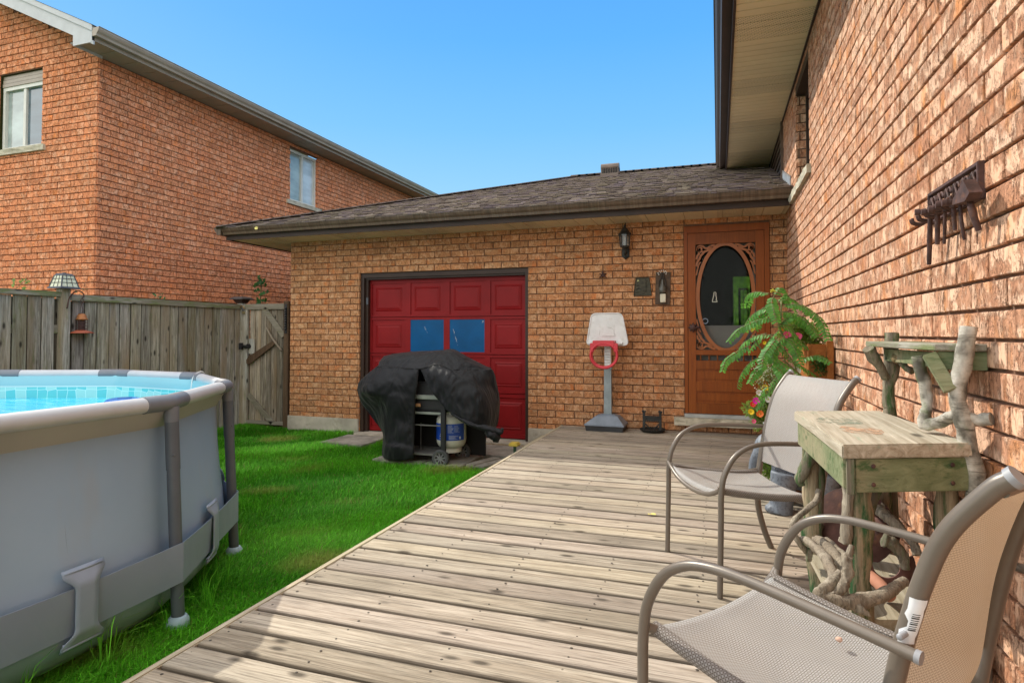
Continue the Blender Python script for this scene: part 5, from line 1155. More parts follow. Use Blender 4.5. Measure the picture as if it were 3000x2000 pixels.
for P,hw,hr,kind,lb in hm:
    th_=thing('hammer',lb,'hammer','old hammers hanging on the rack',loc=P[0])
    P=[Vector(p) for p in P]; PP=cr(P,6) if len(P)>2 else [P[0].lerp(P[1],i/8) for i in range(9)]
    n=len(PP); mb=MB(); mb.tube(PP,[hr*.58*(.75+.35*math.sin(math.pi*min(1,i/(n-1)*.9+.1))*1.0+ (.12 if i>n*.7 else 0)) for i in range(n)],10,wob=.05); mb.build('handle',M['iron'],th_,smooth=True,autos=60)
    c=PP[0]; mb=MB()
    if kind=='claw':
        mb.prism([(c.x-.02,c.y+.055,c.z+.008),(c.x-.02,c.y+.06,c.z-.008),(c.x-.02,c.y-.03,c.z-.016),(c.x-.02,c.y-.065,c.z+.0),(c.x-.02,c.y-.02,c.z+.045),(c.x-.02,c.y+.0,c.z+.03)],(.03,0,0))
    else:
        mb.tube([(c.x-.042,c.y+.008,c.z),(c.x-.030,c.y+.006,c.z),(c.x-.028,c.y+.006,c.z),(c.x+.02,c.y-.004,c.z),(c.x+.034,c.y-.008,c.z)],[.0105,.0115,.008,.008,.003 if kind=='cross' else .009],10)
        mb.tube([c+Vector((0,0,-.012)),c+Vector((0,0,.012))],.010,8)
    mb.build('head',M['iron'],th_,smooth=True,autos=50)
# ================= sling chairs =================
def weave(name,c1,c2,s,hole,trans):
    t=NT(name); uv=t.n('ShaderNodeUVMap'); sp=t.n('ShaderNodeSeparateXYZ'); t.l(uv.outputs[0],sp.inputs[0])
    u=t.m('DIVIDE',sp.outputs[0],s); v=t.m('DIVIDE',sp.outputs[1],s)
    fu=t.m('ABSOLUTE',t.m('SUBTRACT',t.m('FRACT',u),.5)); fv=t.m('ABSOLUTE',t.m('SUBTRACT',t.m('FRACT',v),.5))
    ch=t.m('MODULO',t.m('ADD',t.m('FLOOR',u),t.m('FLOOR',v)),2)
    ed=t.m('MULTIPLY',t.rf(fu,.12,.30),t.rf(fv,.12,.30),True)
    cc=t.mix(ch,c1,c2); big=t.noise(9,3); cc=t.mix(t.m('MULTIPLY',t.rf(big,.4,.7),.25),cc,tuple(x*.7 for x in c1))
    cc=t.mix(t.m('MULTIPLY',ed,.85),cc,hole)
    t.b.inputs['Sheen Weight'].default_value=.1; t.out(cc,.55,spec=.3)
    h=t.m('SUBTRACT',1.0,t.m('MULTIPLY',fu,fv)); t.bump(h,.6,.002)
    tl=t.n('ShaderNodeBsdfTranslucent'); tl.inputs[0].default_value=(*trans,1); ms=t.n('ShaderNodeMixShader'); ms.inputs[0].default_value=.30; t.l(t.b.outputs[0],ms.inputs[1]); t.l(tl.outputs[0],ms.inputs[2])
    tr=t.n('ShaderNodeBsdfTransparent'); m2=t.n('ShaderNodeMixShader'); t.l(t.m('MULTIPLY',ed,.14),m2.inputs[0]); t.l(ms.outputs[0],m2.inputs[1]); t.l(tr.outputs[0],m2.inputs[2]); t.l(m2.outputs[0],t.t.nodes['Material Output'].inputs[0])
    return t.mat
M['sling']=weave('woven_sling',(.63,.63,.615),(.44,.44,.425),.0050,(.06,.055,.05),(.42,.26,.14))
M['sling_edge']=weave('woven_sling_edge',(.46,.43,.40),(.22,.19,.17),.0050,(.06,.05,.045),(.4,.3,.2))
M['capgrey']=paint('grey_end_cap',(.30,.31,.33),.45,var=.05)
def addsling(name,rows,mat,parent,th=.0022):
    "rows x cols control points, smooth; uv in metres"
    me=bpy.data.meshes.new(name); nr=len(rows); nc=len(rows[0]); vs=[tuple(p) for r_ in rows for p in r_]
    fs_=[(i*nc+j,i*nc+j+1,(i+1)*nc+j+1,(i+1)*nc+j) for i in range(nr-1) for j in range(nc-1)]
    me.from_pydata(vs,[],fs_); uvl=me.uv_layers.new(name='UVMap')
    U=[[0]*nc for _ in range(nr)]; V=[[0]*nc for _ in range(nr)]
    for i in range(nr):
        for j in range(nc):
            if j: U[i][j]=U[i][j-1]+(Vector(rows[i][j])-Vector(rows[i][j-1])).length
            if i: V[i][j]=V[i-1][j]+(Vector(rows[i][j])-Vector(rows[i-1][j])).length
    Uf=[U[i][j] for i in range(nr) for j in range(nc)]; Vf=[V[i][j] for i in range(nr) for j in range(nc)]
    for lp in me.loops: uvl.data[lp.index].uv=(Uf[lp.vertex_index]+1,Vf[lp.vertex_index]+1)
    me.materials.append(mat); me.polygons.foreach_set('use_smooth',[True]*len(me.polygons)); me.update()
    return link(bpy.data.objects.new(name,me),parent)
def chair(label,loc,rot):
    root=thing('sling_chair',label,'chair','taupe sling patio chairs',loc=loc); root['_l']=1; root.rotation_euler=(0,0,rot)
    w=.272; r_=.0130; TT=M['taupe_tube']
    def tb(name,P,rad=r_,sub=6,par=root,n=14):
        PP=cr(P,sub); k=len(PP)
        if isinstance(rad,tuple): rad=[float(np.interp(i/(k-1),(0,.45,.62,1),rad)) for i in range(k)]
        mb=MB(); mb.tube(PP,rad,n); return mb.build(name,TT,par,smooth=True,autos=60)
    for s in (-1,1):
        # front leg sweeping into the armrest
        tb('front_leg_and_arm',[(.272,s*w,.0),(.268,s*w,.15),(.264,s*w,.32),(.262,s*w,.42),(.248,s*w,.50),(.205,s*w,.572),(.150,s*w,.610),(.085,s*w,.626),(.0,s*w,.628),(-.13,s*(w+.004),.622),(-.285,s*(w+.008),.612)],(.0122,.0122,.0105,.0098))
        mb=MB(); mb.tube([(-.285,s*(w+.008),.612),(-.293,s*(w+.008),.6115)],.0106,16); mb.build('end_cap',M['capgrey'],root,smooth=True,autos=50)
        # rear leg rising into the back upright
        tb('rear_leg_and_back',[(-.275,s*(w-.030),.0),(-.235,s*(w-.030),.10),(-.205,s*(w-.030),.22),(-.205,s*(w-.030),.34),(-.222,s*(w-.030),.45),(-.252,s*(w-.030),.60),(-.285,s*(w-.030),.72),(-.318,s*(w-.030),.80),(-.372,s*(w-.030),.872),(-.395,s*(w-.030),.892)],.0150)
        mb=MB(); mb.tube([(-.395,s*(w-.03),.892),(-.403,s*(w-.03),.899)],.0165,16); mb.build('end_cap',M['capgrey'],root,smooth=True,autos=50)
        mb=MB(); mb.lathe([(.003,-.019),(.005,-.017),(.005,.017),(.003,.019)],(-.262,s*(w-.012),.63),10,ax=Matrix.Rotation(R(90),3,'X')); mb.build('rivet',M['capgrey'],root,smooth=True)
        # seat side rail, welded to front leg
        tb('seat_rail',[(.264,s*w,.445),(.245,s*(w-.03),.432),(.225,s*(w-.035),.425),(.08,s*(w-.035),.398),(-.08,s*(w-.035),.388),(-.215,s*(w-.030),.400)],.0100)
    # curved front rail hanging between the legs
    tb('front_rail',[(.264,-w,.447),(.262,-w*.86,.425),(.262,-w*.6,.398),(.263,-w*.3,.384),(.264,0,.380),(.263,w*.3,.384),(.262,w*.6,.398),(.262,w*.86,.425),(.264,w,.447)],.0105)
    tb('back_cross_bar',[(-.385,-w+.03,.872),(-.392,0,.868),(-.385,w-.03,.872)],.008)
    tb('rear_stretcher',[(-.205,-w+.03,.34),(-.19,0,.335),(-.205,w-.03,.34)],.010)
    # seat sling
    rows=[]; NXs,NYs=26,26
    for i in range(NXs+1):
        f=i/NXs; x=.258-.455*f; base=.437-.045*math.sin(min(1,f*1.15)*math.pi*.5)+(.0)
        row=[]
        for j in range(NYs+1):
            g=-1+2*j/NYs; y=g*(w-.026); sag=.032*(1-g*g)*(.75+.25*math.sin(math.pi*f)); row.append((x,y,base-sag+.006*math.sin(g*7+f*4)*math.sin(math.pi*f)))
        rows.append(row)
    rows=[[(rows[0][j][0]+.004,rows[0][j][1],rows[0][j][2]-.02) for j in range(NYs+1)]]+rows
    st_=addsling('seat_sling',rows,M['sling'],root)
    # rolled side edges of the seat
    for s in (-1,1):
        mrows=[]
        for i in range(NXs+1):
            f=i/NXs; x=.258-.455*f; base=.437-.045*math.sin(min(1,f*1.15)*math.pi*.5); c=Vector((x,s*(w-.034),base-.006))
            mrows.append([(c.x,c.y+s*.0155*math.sin(a),c.z+.0155*math.cos(a)) for a in np.linspace(-.9,3.6,12)])
        addsling('sling_hem',mrows,M['sling_edge'],st_)
    # back sling
    up=cr([(-.228,0,.445),(-.252,0,.60),(-.285,0,.72),(-.318,0,.80),(-.372,0,.872),(-.388,0,.886)],7); rows=[]
    for i,p in enumerate(up):
        f=i/(len(up)-1); row=[]
        for j in range(NYs+1):
            g=-1+2*j/NYs; hol=.030*(1-g*g)*(1-.5*f); row.append((p.x-hol+.012,g*(w-.032),p.z-.012*(1-g*g)*(1 if f<.1 else .3)))
        rows.append(row)
    bk_=addsling('back_sling',rows,M['sling'],root)
    return root
ch1=chair('farther taupe sling chair standing beside the plant with its back to the brick wall',(.116,3.055,.002),3.617)
ch2=chair('nearest taupe sling chair in the foreground with a torn barcode sticker on its back tube',(.207,1.464,.002),2.527)
# torn sticker on the near upright
mb=MB(); P=[Vector((-.252,.242,.60)),Vector((-.285,.242,.72))]; d=(P[1]-P[0]).normalized()
rows=[]; rr=random.Random(6)
for i in range(9):
    f=i/8; c=P[0].lerp(P[1],.12+.62*f); a0=-.2+(.5 if i in(3,4) else 0)+rr.uniform(-.15,.15); a1=1.35+rr.uniform(-.15,.1); rows.append([(c.x+.0162*math.cos(a+R(78)),c.y+.0162*math.sin(a+R(78)),c.z) for a in np.linspace(a0,a1,7)])
mb.grid(rows); sk_=mb.build('torn_sticker',paint('white_sticker',(.72,.74,.76),.5,bump=0),ch2,smooth=True,fix=False)
mb=MB()
for k in range(9):
    f=.30+.045*k; c=P[0].lerp(P[1],.12+.62*f); mb.grid([[(c.x+.0166*math.cos(a+R(78)),c.y+.0166*math.sin(a+R(78)),c.z+dz) for a in np.linspace(.45,1.1,5)] for dz in (0,.0011 if k%3 else .002)])
mb.build('barcode',M['dark'],sk_,fix=False)

# ================= rustic potting bench =================
bench=thing('rustic_bench','rustic green and bare wood potting bench of branches with an upper shelf','potting bench',loc=(.47,2.25,0))
T=[(.277,2.575),(.300,2.20),(.314,1.834),(.480,1.905),(.659,1.979),(.625,2.35),(.592,2.694)]
bm=bmesh.new(); vs=[bm.verts.new((x,y,.762)) for x,y in T]; f=bm.faces.new(vs); ex_=bmesh.ops.extrude_face_region(bm,geom=[f])
for v in [g for g in ex_['geom'] if isinstance(g,bmesh.types.BMVert)]: v.co.z+=.038
bmesh.ops.bevel(bm,geom=bm.edges[:],offset=.004,segments=2,affect='EDGES')
mb=MB(); mb.addbm(bm); tp_=mb.build('bench_top',M['top'],bench)
t=NT('faded_paint_patch'); nn=t.noise(16,6,rough=.75); t.out(t.ramp(nn,[(.4,(.48,.28,.17)),(.6,(.52,.33,.21))]),.85); tr=t.n('ShaderNodeBsdfTransparent'); ms=t.n('ShaderNodeMixShader'); t.l(t.rf(nn,.45,.58),ms.inputs[0]); t.l(tr.outputs[0],ms.inputs[1]); t.l(t.b.outputs[0],ms.inputs[2]); t.l(ms.outputs[0],t.t.nodes['Material Output'].inputs[0])
t2=NT('faded_green_patch'); nn=t2.noise(16,6,rough=.75); t2.out(t2.ramp(nn,[(.4,(.19,.24,.17)),(.6,(.27,.31,.23))]),.85); tr=t2.n('ShaderNodeBsdfTransparent'); ms=t2.n('ShaderNodeMixShader'); t2.l(t2.rf(nn,.45,.60),ms.inputs[0]); t2.l(tr.outputs[0],ms.inputs[1]); t2.l(t2.b.outputs[0],ms.inputs[2]); t2.l(ms.outputs[0],t2.t.nodes['Material Output'].inputs[0])
def blob(cx,cy,rx,ry,z,mat,name):
    mb=MB(); P=[(cx+rx*math.cos(a)*(1+.2*noise.noise(Vector((math.cos(a)*2,math.sin(a)*2,cx*9)))),cy+ry*math.sin(a)*(1+.2*noise.noise(Vector((math.cos(a)*2,math.sin(a)*2,cy*9)))),z) for a in np.linspace(0,2*math.pi,28)[:-1]]
    mb.add(P,[tuple(range(len(P)))]); return mb.build(name,mat,tp_)
blob(.415,2.13,.062,.085,.8012,t.mat,'orange_paint_patch'); blob(.385,2.33,.075,.09,.8009,t2.mat,'green_paint_patch')
mb=MB()
def board(a,b,z0,z1,th,bev=.003):
    a=Vector((a[0],a[1],(z0+z1)/2)); b=Vector((b[0],b[1],(z0+z1)/2)); mb.plank(a,b,th,z1-z0,up=(0,0,1),bev=bev)
mb.col=(1,1,1); board((.345,1.875),(.655,2.005),.667,.761,.024); ap=mb.build('apron_board',M['greenwood'],bench)
mb=MB(); board((.298,2.56),(.333,1.865),.675,.761,.022); mb.build('apron_board',M['greenwood'],bench)
mb=MB(); board((.31,2.56),(.58,2.66),.675,.761,.022); mb.build('apron_board',M['greenwood'],bench)
mb=MB(); board((.60,2.65),(.655,2.02),.675,.761,.022); mb.build('apron_board',M['greenwood'],bench)
mb=MB(); mb.box((.328,1.850,.664),(.346,1.872,.7615),.002); mb.col=(.6,.6,.6); mb.build('corner_block',M['bark'],bench)
mb=MB()
for (x,y) in ((.40,1.882),(.61,1.972)):
    for z in (.69,.74): mb.lathe([(.0065,-.0),(.005,.003),(0,.004)],(x-.004,y-.006,z),10,ax=Matrix.Rotation(R(90),3,'X')@Matrix.Rotation(R(22),3,'Y'))
mb.build('screw_heads',M['iron'],bench)
def log(name,P,r,mat,par=bench,sub=5,wob=.16,seed=0,n=12):
    PP=cr(P,sub); k=len(PP)
    if hasattr(r,'__len__'): rr_=[np.interp(i/(k-1),np.linspace(0,1,len(r)),r) for i in range(k)]
    else: rr_=[r]*k
    PP=[p+Vector((noise.noise(p*11+Vector((seed,0,0))),noise.noise(p*11+Vector((0,seed,5))),0))*.006 for p in PP]
    mb=MB(); mb.tube(PP,rr_,n,wob=wob,seed=seed); return mb.build(name,mat,par,smooth=True,autos=70)
log('leg',[(0.384,1.960,0.699),(0.380,1.960,0.531),(0.376,1.960,0.402)]+[(.385,1.96,.20),(.39,1.96,.0)],[.027,.029,.027,.030,.028],M['greenpost'],seed=1)
log('leg',[(0.327,2.500,0.690),(0.328,2.500,0.526),(0.324,2.500,0.357),(0.342,2.500,0.192)]+[(.345,2.5,.0)],[.034,.030,.034,.030,.030],M['greenpost'],seed=2)
log('leg',[(0.615,2.060,0.691),(0.617,2.060,0.597)]+[(.62,2.06,.3),(.62,2.06,0)],[.027,.028,.026,.027],M['greenpost'],seed=3)
log('leg',[(0.584,2.600,0.563),(0.575,2.600,0.459),(0.566,2.600,0.387)]+[(.60,2.60,0)],[.028,.03,.028,.028],M['greenpost'],seed=4)
log('bare_branch',[(0.342,1.945,0.697),(0.347,1.945,0.653),(0.342,1.945,0.592),(0.341,1.945,0.532),(0.337,1.945,0.508)],[.014,.015,.014,.016,.017],M['drift'],seed=5)
log('bark_branch',[(0.330,2.460,0.697),(0.320,2.460,0.652),(0.294,2.460,0.597),(0.279,2.460,0.562),(0.288,2.460,0.541)],[.022,.022,.020,.018,.012],M['bark'],seed=6)
log('leg_splint',[(0.349,2.490,0.676),(0.351,2.490,0.531),(0.343,2.490,0.396),(0.334,2.490,0.289)],[.014,.015,.016,.015],M['bark'],seed=7)
log('bark_branch',[(0.446,2.030,0.680),(0.434,2.030,0.639),(0.420,2.030,0.593),(0.413,2.030,0.548)],[.017,.015,.014,.012],M['bark'],seed=8)
DB=[([(0.338,2.440,0.531),(0.325,2.400,0.507),(0.282,2.360,0.476),(0.248,2.320,0.453),(0.234,2.300,0.428),(0.248,2.280,0.400),(0.274,2.300,0.363),(0.295,2.340,0.331)],[.011,.012,.010,.010,.009,.010,.011,.012],'drift'),
 ([(0.262,2.300,0.395),(0.283,2.260,0.400),(0.307,2.200,0.395),(0.323,2.120,0.386),(0.324,2.050,0.375),(0.314,2.000,0.352),(0.317,1.970,0.347)],[.010,.014,.016,.017,.016,.014,.012],'drift'),
 ([(0.318,2.380,0.375),(0.340,2.300,0.383),(0.359,2.220,0.374),(0.366,2.140,0.365),(0.358,2.060,0.357),(0.338,2.000,0.347)],[.015,.018,.018,.017,.015,.013],'drift'),
 ([(0.349,2.360,0.380),(0.372,2.300,0.374),(0.384,2.240,0.370),(0.385,2.150,0.350),(0.370,2.050,0.331)],[.012,.014,.014,.014,.012],'drift'),
 ([(0.319,1.930,0.425),(0.300,1.910,0.411),(0.280,1.890,0.397),(0.261,1.880,0.378),(0.279,1.875,0.372),(0.312,1.870,0.368),(0.350,1.880,0.370),(0.391,1.900,0.375),(0.432,1.920,0.389),(0.465,1.950,0.399),(0.491,1.980,0.405)],[.011,.014,.017,.018,.020,.021,.021,.020,.018,.016,.013],'drift'),
 ([(0.346,1.900,0.515),(0.337,1.890,0.494),(0.327,1.885,0.478),(0.333,1.880,0.456),(0.329,1.880,0.431),(0.318,1.880,0.404),(0.302,1.880,0.386)],[.007,.010,.013,.015,.014,.013,.012],'drift'),
 ([(0.319,1.885,0.477),(0.331,1.885,0.475),(0.339,1.880,0.490)],[.006,.010,.008],'drift'),
 ([(0.348,1.870,0.359),(0.363,1.860,0.355),(0.379,1.850,0.346)],[.016,.012,.002],'drift'),
 ([(0.480,2.220,0.543),(0.495,2.200,0.528),(0.515,2.180,0.515),(0.534,2.160,0.495),(0.553,2.140,0.466),(0.557,2.120,0.437)],[.016,.018,.017,.014,.013,.012],'drift'),
 ([(0.464,2.100,0.478),(0.483,2.100,0.471),(0.505,2.100,0.451),(0.518,2.100,0.426),(0.522,2.100,0.399)],[.020,.020,.017,.015,.012],'bark'),
 ([(0.486,2.215,0.559),(0.492,2.220,0.549),(0.484,2.220,0.529)],[.003,.007,.010],'drift')]
for i,(P,r_,mt) in enumerate(DB): log('driftwood_branch',P,[q*.97 for q in r_],M[mt],seed=10+i,wob=.22)
mb=MB(); mb.col=(.9,.9,.85); bm=bmesh.new(); vs=[bm.verts.new((x,y,.262)) for x,y in ((.335,1.94),(.48,1.99),(.635,2.03),(.60,2.64),(.31,2.56))]; f=bm.faces.new(vs); ex_=bmesh.ops.extrude_face_region(bm,geom=[f])
for v in [g for g in ex_['geom'] if isinstance(g,bmesh.types.BMVert)]: v.co.z+=.030
mb.addbm(bm); mb.build('lower_shelf',M['top'],bench)
mb=MB(); mb.plank((.335,1.928,.225),(.64,2.022,.225),.02,.07,bev=.003); mb.build('lower_rail',M['greenwood'],bench)
mb=MB(); mb.tube([(0.281,2.300,0.348),(0.295,2.300,0.347)],.026,10); mb.build('branch_stub',M['bark'],bench)
# upper shelf assembly
log('birch_post',[(0.659,2.000,1.118),(0.654,2.000,1.064),(0.645,2.000,1.015),(0.630,2.000,0.957),(0.633,2.000,0.899),(0.645,2.000,0.841),(0.654,2.000,0.794),(0.667,2.000,0.728),(0.670,2.000,0.642)]+[(.70,2.0,.30),(.70,2.0,0)],[.026,.027,.027,.028,.027,.028,.027,.026,.025,.025,.025],None or M['bark'],seed=30,n=16) if False else None
t=NT('birch_bark'); v=t.map((6,6,60)); n1=t.noise(1,6,v,.7,1.); cc=t.ramp(t.noise(14,6),[(.38,(.10,.09,.07)),(.5,(.36,.335,.28)),(.66,(.66,.63,.56))]); cc=t.mix(t.rf(n1,.56,.68),cc,(.09,.08,.06)); cc=t.mix(t.rf(t.noise(6,5,t.map((1,1,.5),loc=(.3,0,0))),.53,.62),cc,(.11,.17,.05)); t.bump(n1,.8,.004); M['birch']=t.out(cc,.8)
log('birch_post',[(0.659,2.000,1.118),(0.654,2.000,1.064),(0.646,2.000,1.015),(0.631,2.000,0.957),(0.633,2.000,0.899),(0.645,2.000,0.841),(0.654,2.000,0.794),(0.667,2.000,0.728),(0.670,2.000,0.642)]+[(.675,2.0,.30),(.675,2.0,0)],[.021,.021,.022,.022,.021,.022,.022,.022,.022,.022,.022],M['birch'],seed=30,n=16,wob=.08)
log('bark_post',[(0.623,2.620,1.102),(0.618,2.620,1.031),(0.620,2.620,0.959),(0.609,2.620,0.906),(0.609,2.620,0.828),(0.609,2.620,0.795)]+[(.615,2.63,.60),(.615,2.63,0)],[.024,.025,.026,.022,.021,.021,.022,.022],M['bark'],seed=31)
mb=MB(); bm=bmesh.new(); vs=[bm.verts.new((x,y,1.050)) for x,y in ((.585,2.03),(.705,2.005),(.690,2.66),(.535,2.63))]; f=bm.faces.new(vs); ex_=bmesh.ops.extrude_face_region(bm,geom=[f])
for v in [g for g in ex_['geom'] if isinstance(g,bmesh.types.BMVert)]: v.co.z+=.020
bmesh.ops.bevel(bm,geom=bm.edges[:],offset=.003,segments=1,affect='EDGES'); mb.addbm(bm); mb.col=(.75,.8,.7)
mb.build('upper_shelf',M['fence_h'],bench)
mb=MB(); mb.plank((.60,2.05,1.022),(.712,2.03,1.022),.018,.052,bev=.002); mb.plank((.62,2.06,1.02),(.60,2.6,1.02),.018,.045,bev=.002); mb.col=(.7,.8,.6); mb.build('shelf_apron',M['greenwood'],bench)
log('shelf_brace',[(0.529,2.550,1.044),(0.556,2.570,0.993),(0.596,2.600,0.934)],[.022,.019,.015],M['bark'],seed=33)
mb=MB(); mb.plank(*[(0.576,2.040,1.040),(0.613,1.990,0.940)],.035,.018,up=(0,-1,0),bev=.002); mb.col=(1,1,1); mb.build('shelf_brace',M['greenwood'],bench)
log('crooked_branch',[(0.595,2.200,1.029),(0.600,2.200,0.983),(0.608,2.190,0.919),(0.607,2.170,0.873),(0.593,2.150,0.843),(0.589,2.130,0.826),(0.605,2.100,0.834),(0.620,2.060,0.851),(0.625,2.020,0.869),(0.639,2.000,0.870),(0.672,1.990,0.863),(0.699,1.970,0.869)],[.019,.018,.017,.014,.017,.019,.017,.016,.014,.015,.016,.018],M['birch'],seed=34)
log('short_branch',[(0.607,2.500,1.009),(0.619,2.420,1.016),(0.626,2.350,1.016)],[.018,.017,.015],M['greenpost'],seed=35)
log('short_branch',[(0.618,2.500,0.997),(0.631,2.480,0.977),(0.643,2.460,0.966)],[.010,.012,.012],M['bark'],seed=36)
# rusty things stored under the bench
def disc(name,c,nrm,r_,label,cat='rusty disc'):
    q=Vector((0,0,1)).rotation_difference(Vector(nrm).normalized()).to_matrix(); mb=MB()
    mb.lathe([(.022,.030),(r_*.5,.022),(r_*.85,.006),(r_,-.006),(r_,-.010),(r_*.85,.002),(r_*.5,.018),(.022,.026),(.022,.030)],c,36,ax=q)
    return tag(mb.build(name,M['rust'],smooth=True,autos=40),label,cat)
disc('rusty_disc',(.46,2.50,.40),(-.35,-1,.25),.135,'large rusty plough disc leaning behind the front left bench leg')
mb=MB(); c=[(0.475,2.120,0.400)][0]; P=[]
A_=np.linspace(R(165),R(385),30)
mb.grid([[(c[0]+r_*math.cos(a)*(1 if r_>.07 else 1.0),c[1]+dy,c[2]+r_*math.sin(a)) for a in A_] for r_,dy in ((.036,-.01),(.060,.0),(.080,.004))]); o=mb.build('rusty_blade_ring',M['rust'],smooth=True,fix=False); q=o.modifiers.new('t','SOLIDIFY'); q.thickness=.004
tag(o,'curved rusty steel crescent standing on the lower shelf of the bench','rusty metal')
mb=MB(); mb.tube(cr([(0.425,2.120,0.366),(0.445,2.060,0.360),(0.458,2.000,0.350)],5),.018,14); tag(mb.build('clay_pipe',M['clay'],smooth=True,autos=40),'reddish clay pipe piece lying on the lower shelf of the bench','pipe')
mb=MB(); mb.prism([(0.467,2.250,0.480),(0.540,2.250,0.486),(0.549,2.220,0.490),(0.534,2.200,0.488),(0.460,2.200,0.483)],(0,0,-.008)); tag(mb.build('rusty_plate',M['rust']),'flat rusty plate across the bench legs above the discs','rusty metal')
mb=MB(); mb.lathe([(0,.0),(.05,.004),(.062,.03),(.058,.06),(.03,.075),(0,.08)],[(0.498,2.300,0.408)][0],16); tag(mb.build('rusty_pot',M['rust'],smooth=True),'small rusty bowl tucked behind the bench branches','bowl')
# ================= elephant planter =================
t=NT('blue_grey_stone_resin'); n=t.noise(5,5); n2=t.noise(60,4); cc=t.ramp(n,[(.3,(.10,.12,.15)),(.7,(.20,.235,.28))]); cc=t.mix(t.rf(n2,.5,.7),cc,(.06,.07,.09)); t.bump(n2,.5,.004); M['resin']=t.out(cc,.55)
el=thing('elephant_planter','blue grey elephant shaped planter statue with spiral relief on the deck behind the farther chair','planter',loc=(.47,4.2,0))
mb=MB()
def ell(c,r_,rot=None):
    bm=bmesh.new(); bmesh.ops.create_icosphere(bm,subdivisions=3,radius=1); 
    m_=Matrix.Translation(c)@(rot.to_4x4() if rot else Matrix())@Matrix.Diagonal((*r_,1)); mb.addbm(bm,mat=m_)
ell((.50,4.22,.30),(.19,.15,.15)); ell((.50,4.22,.22),(.15,.13,.11))
for (x,y) in ((.365,4.075),(.40,4.36),(.60,4.10),(.61,4.34)):
    mb.tube([(x+.02,y+.01,.24),(x,y,.12),(x-.005,y,.05),(x-.012,y,.0)],[.085,.070,.068,.078],18)
    for k in (-1,0,1): ell((x-.080+.012*abs(k),y+k*.034,.022),(.022,.019,.026))
ell((.30,4.24,.36),(.085,.095,.10)); mb.tube(cr([(.25,4.24,.34),(.215,4.24,.26),(.21,4.24,.17),(.235,4.24,.12)],4),[.04-.0018*i for i in range(13)],12)
ell((.33,4.13,.36),(.05,.015,.075)); ell((.33,4.34,.36),(.05,.015,.075)); mb.tube([(.68,4.22,.33),(.70,4.22,.22),(.69,4.22,.13)],[.012,.010,.016],8)
eo=mb.build('body',M['resin'],el,smooth=True); rm=eo.modifiers.new('r','REMESH'); rm.mode='VOXEL'; rm.voxel_size=.009; rm.use_smooth_shade=True; sm_=eo.modifiers.new('s','SMOOTH'); sm_.iterations=3
mb=MB()
for cx_,cz_ in ((.365,.235),(.47,.235)):
    for rr_ in (.012,.022,.032,.042): mb.tube([(cx_+u*rr_,4.073,cz_+v*rr_) for u,v in ((-1,-.8),(-.8,-1),(.8,-1),(1,-.8),(1,.8),(.8,1),(-.8,1),(-1,.8),(-1,-.8))],.0032,6,cap=False)
mb.box((.31,4.076,.180),(.525,4.11,.29),.006); mb.build('spiral_blanket',M['resin'],el)
mb=MB(); mb.lathe([(.09,.40),(.13,.44),(.145,.52),(.155,.535),(.15,.545),(.135,.535),(.12,.52),(0,.515)],(.50,4.24,0),24); mb.build('planter_bowl',M['resin'],el,smooth=True)
# ================= plants =================
def leafmat(name,c1,c2,tr,rough=.45):
    t=NT(name); cc=t.ramp(t.noise(18,3),[(.35,c1),(.65,c2)]); cc=t.mix(1,cc,t.attr(),'MULTIPLY'); t.out(cc,rough,spec=.4); tl=t.n('ShaderNodeBsdfTranslucent'); tl.inputs[0].default_value=(*tr,1); ms=t.n('ShaderNodeMixShader'); ms.inputs[0].default_value=.3; t.l(t.b.outputs[0],ms.inputs[1]); t.l(tl.outputs[0],ms.inputs[2]); t.l(ms.outputs[0],t.t.nodes['Material Output'].inputs[0]); return t.mat
M['frond']=leafmat('pinnate_leaf_green',(.055,.22,.04),(.13,.36,.075),(.22,.55,.08)); M['lime']=leafmat('lime_leaf',(.14,.26,.03),(.25,.38,.06),(.35,.5,.08)); M['maple']=leafmat('maple_leaf',(.02,.10,.02),(.04,.16,.03),(.08,.25,.04))
def leaf(mb,b,d,up,l_,w_,fold=.25):
    "oblong leaflet, 2x3 quads with a fold and a droop"
    d=Vector(d).normalized(); s_=d.cross(Vector(up)).normalized(); n_=s_.cross(d)
    b=Vector(b); vs=[]; 
    for f,ww in ((0,.25),(.25,.85),(.6,1.),(.88,.75),(1,.12)):
        c=b+d*l_*f-n_*l_*.10*f*f
        vs+=[c-s_*w_*ww*.5+n_*w_*fold*ww*.5,c,c+s_*w_*ww*.5+n_*w_*fold*ww*.5]
    mb.add(vs,[(i*3+j,i*3+j+1,(i+1)*3+j+1,(i+1)*3+j) for i in range(4) for j in range(2)])
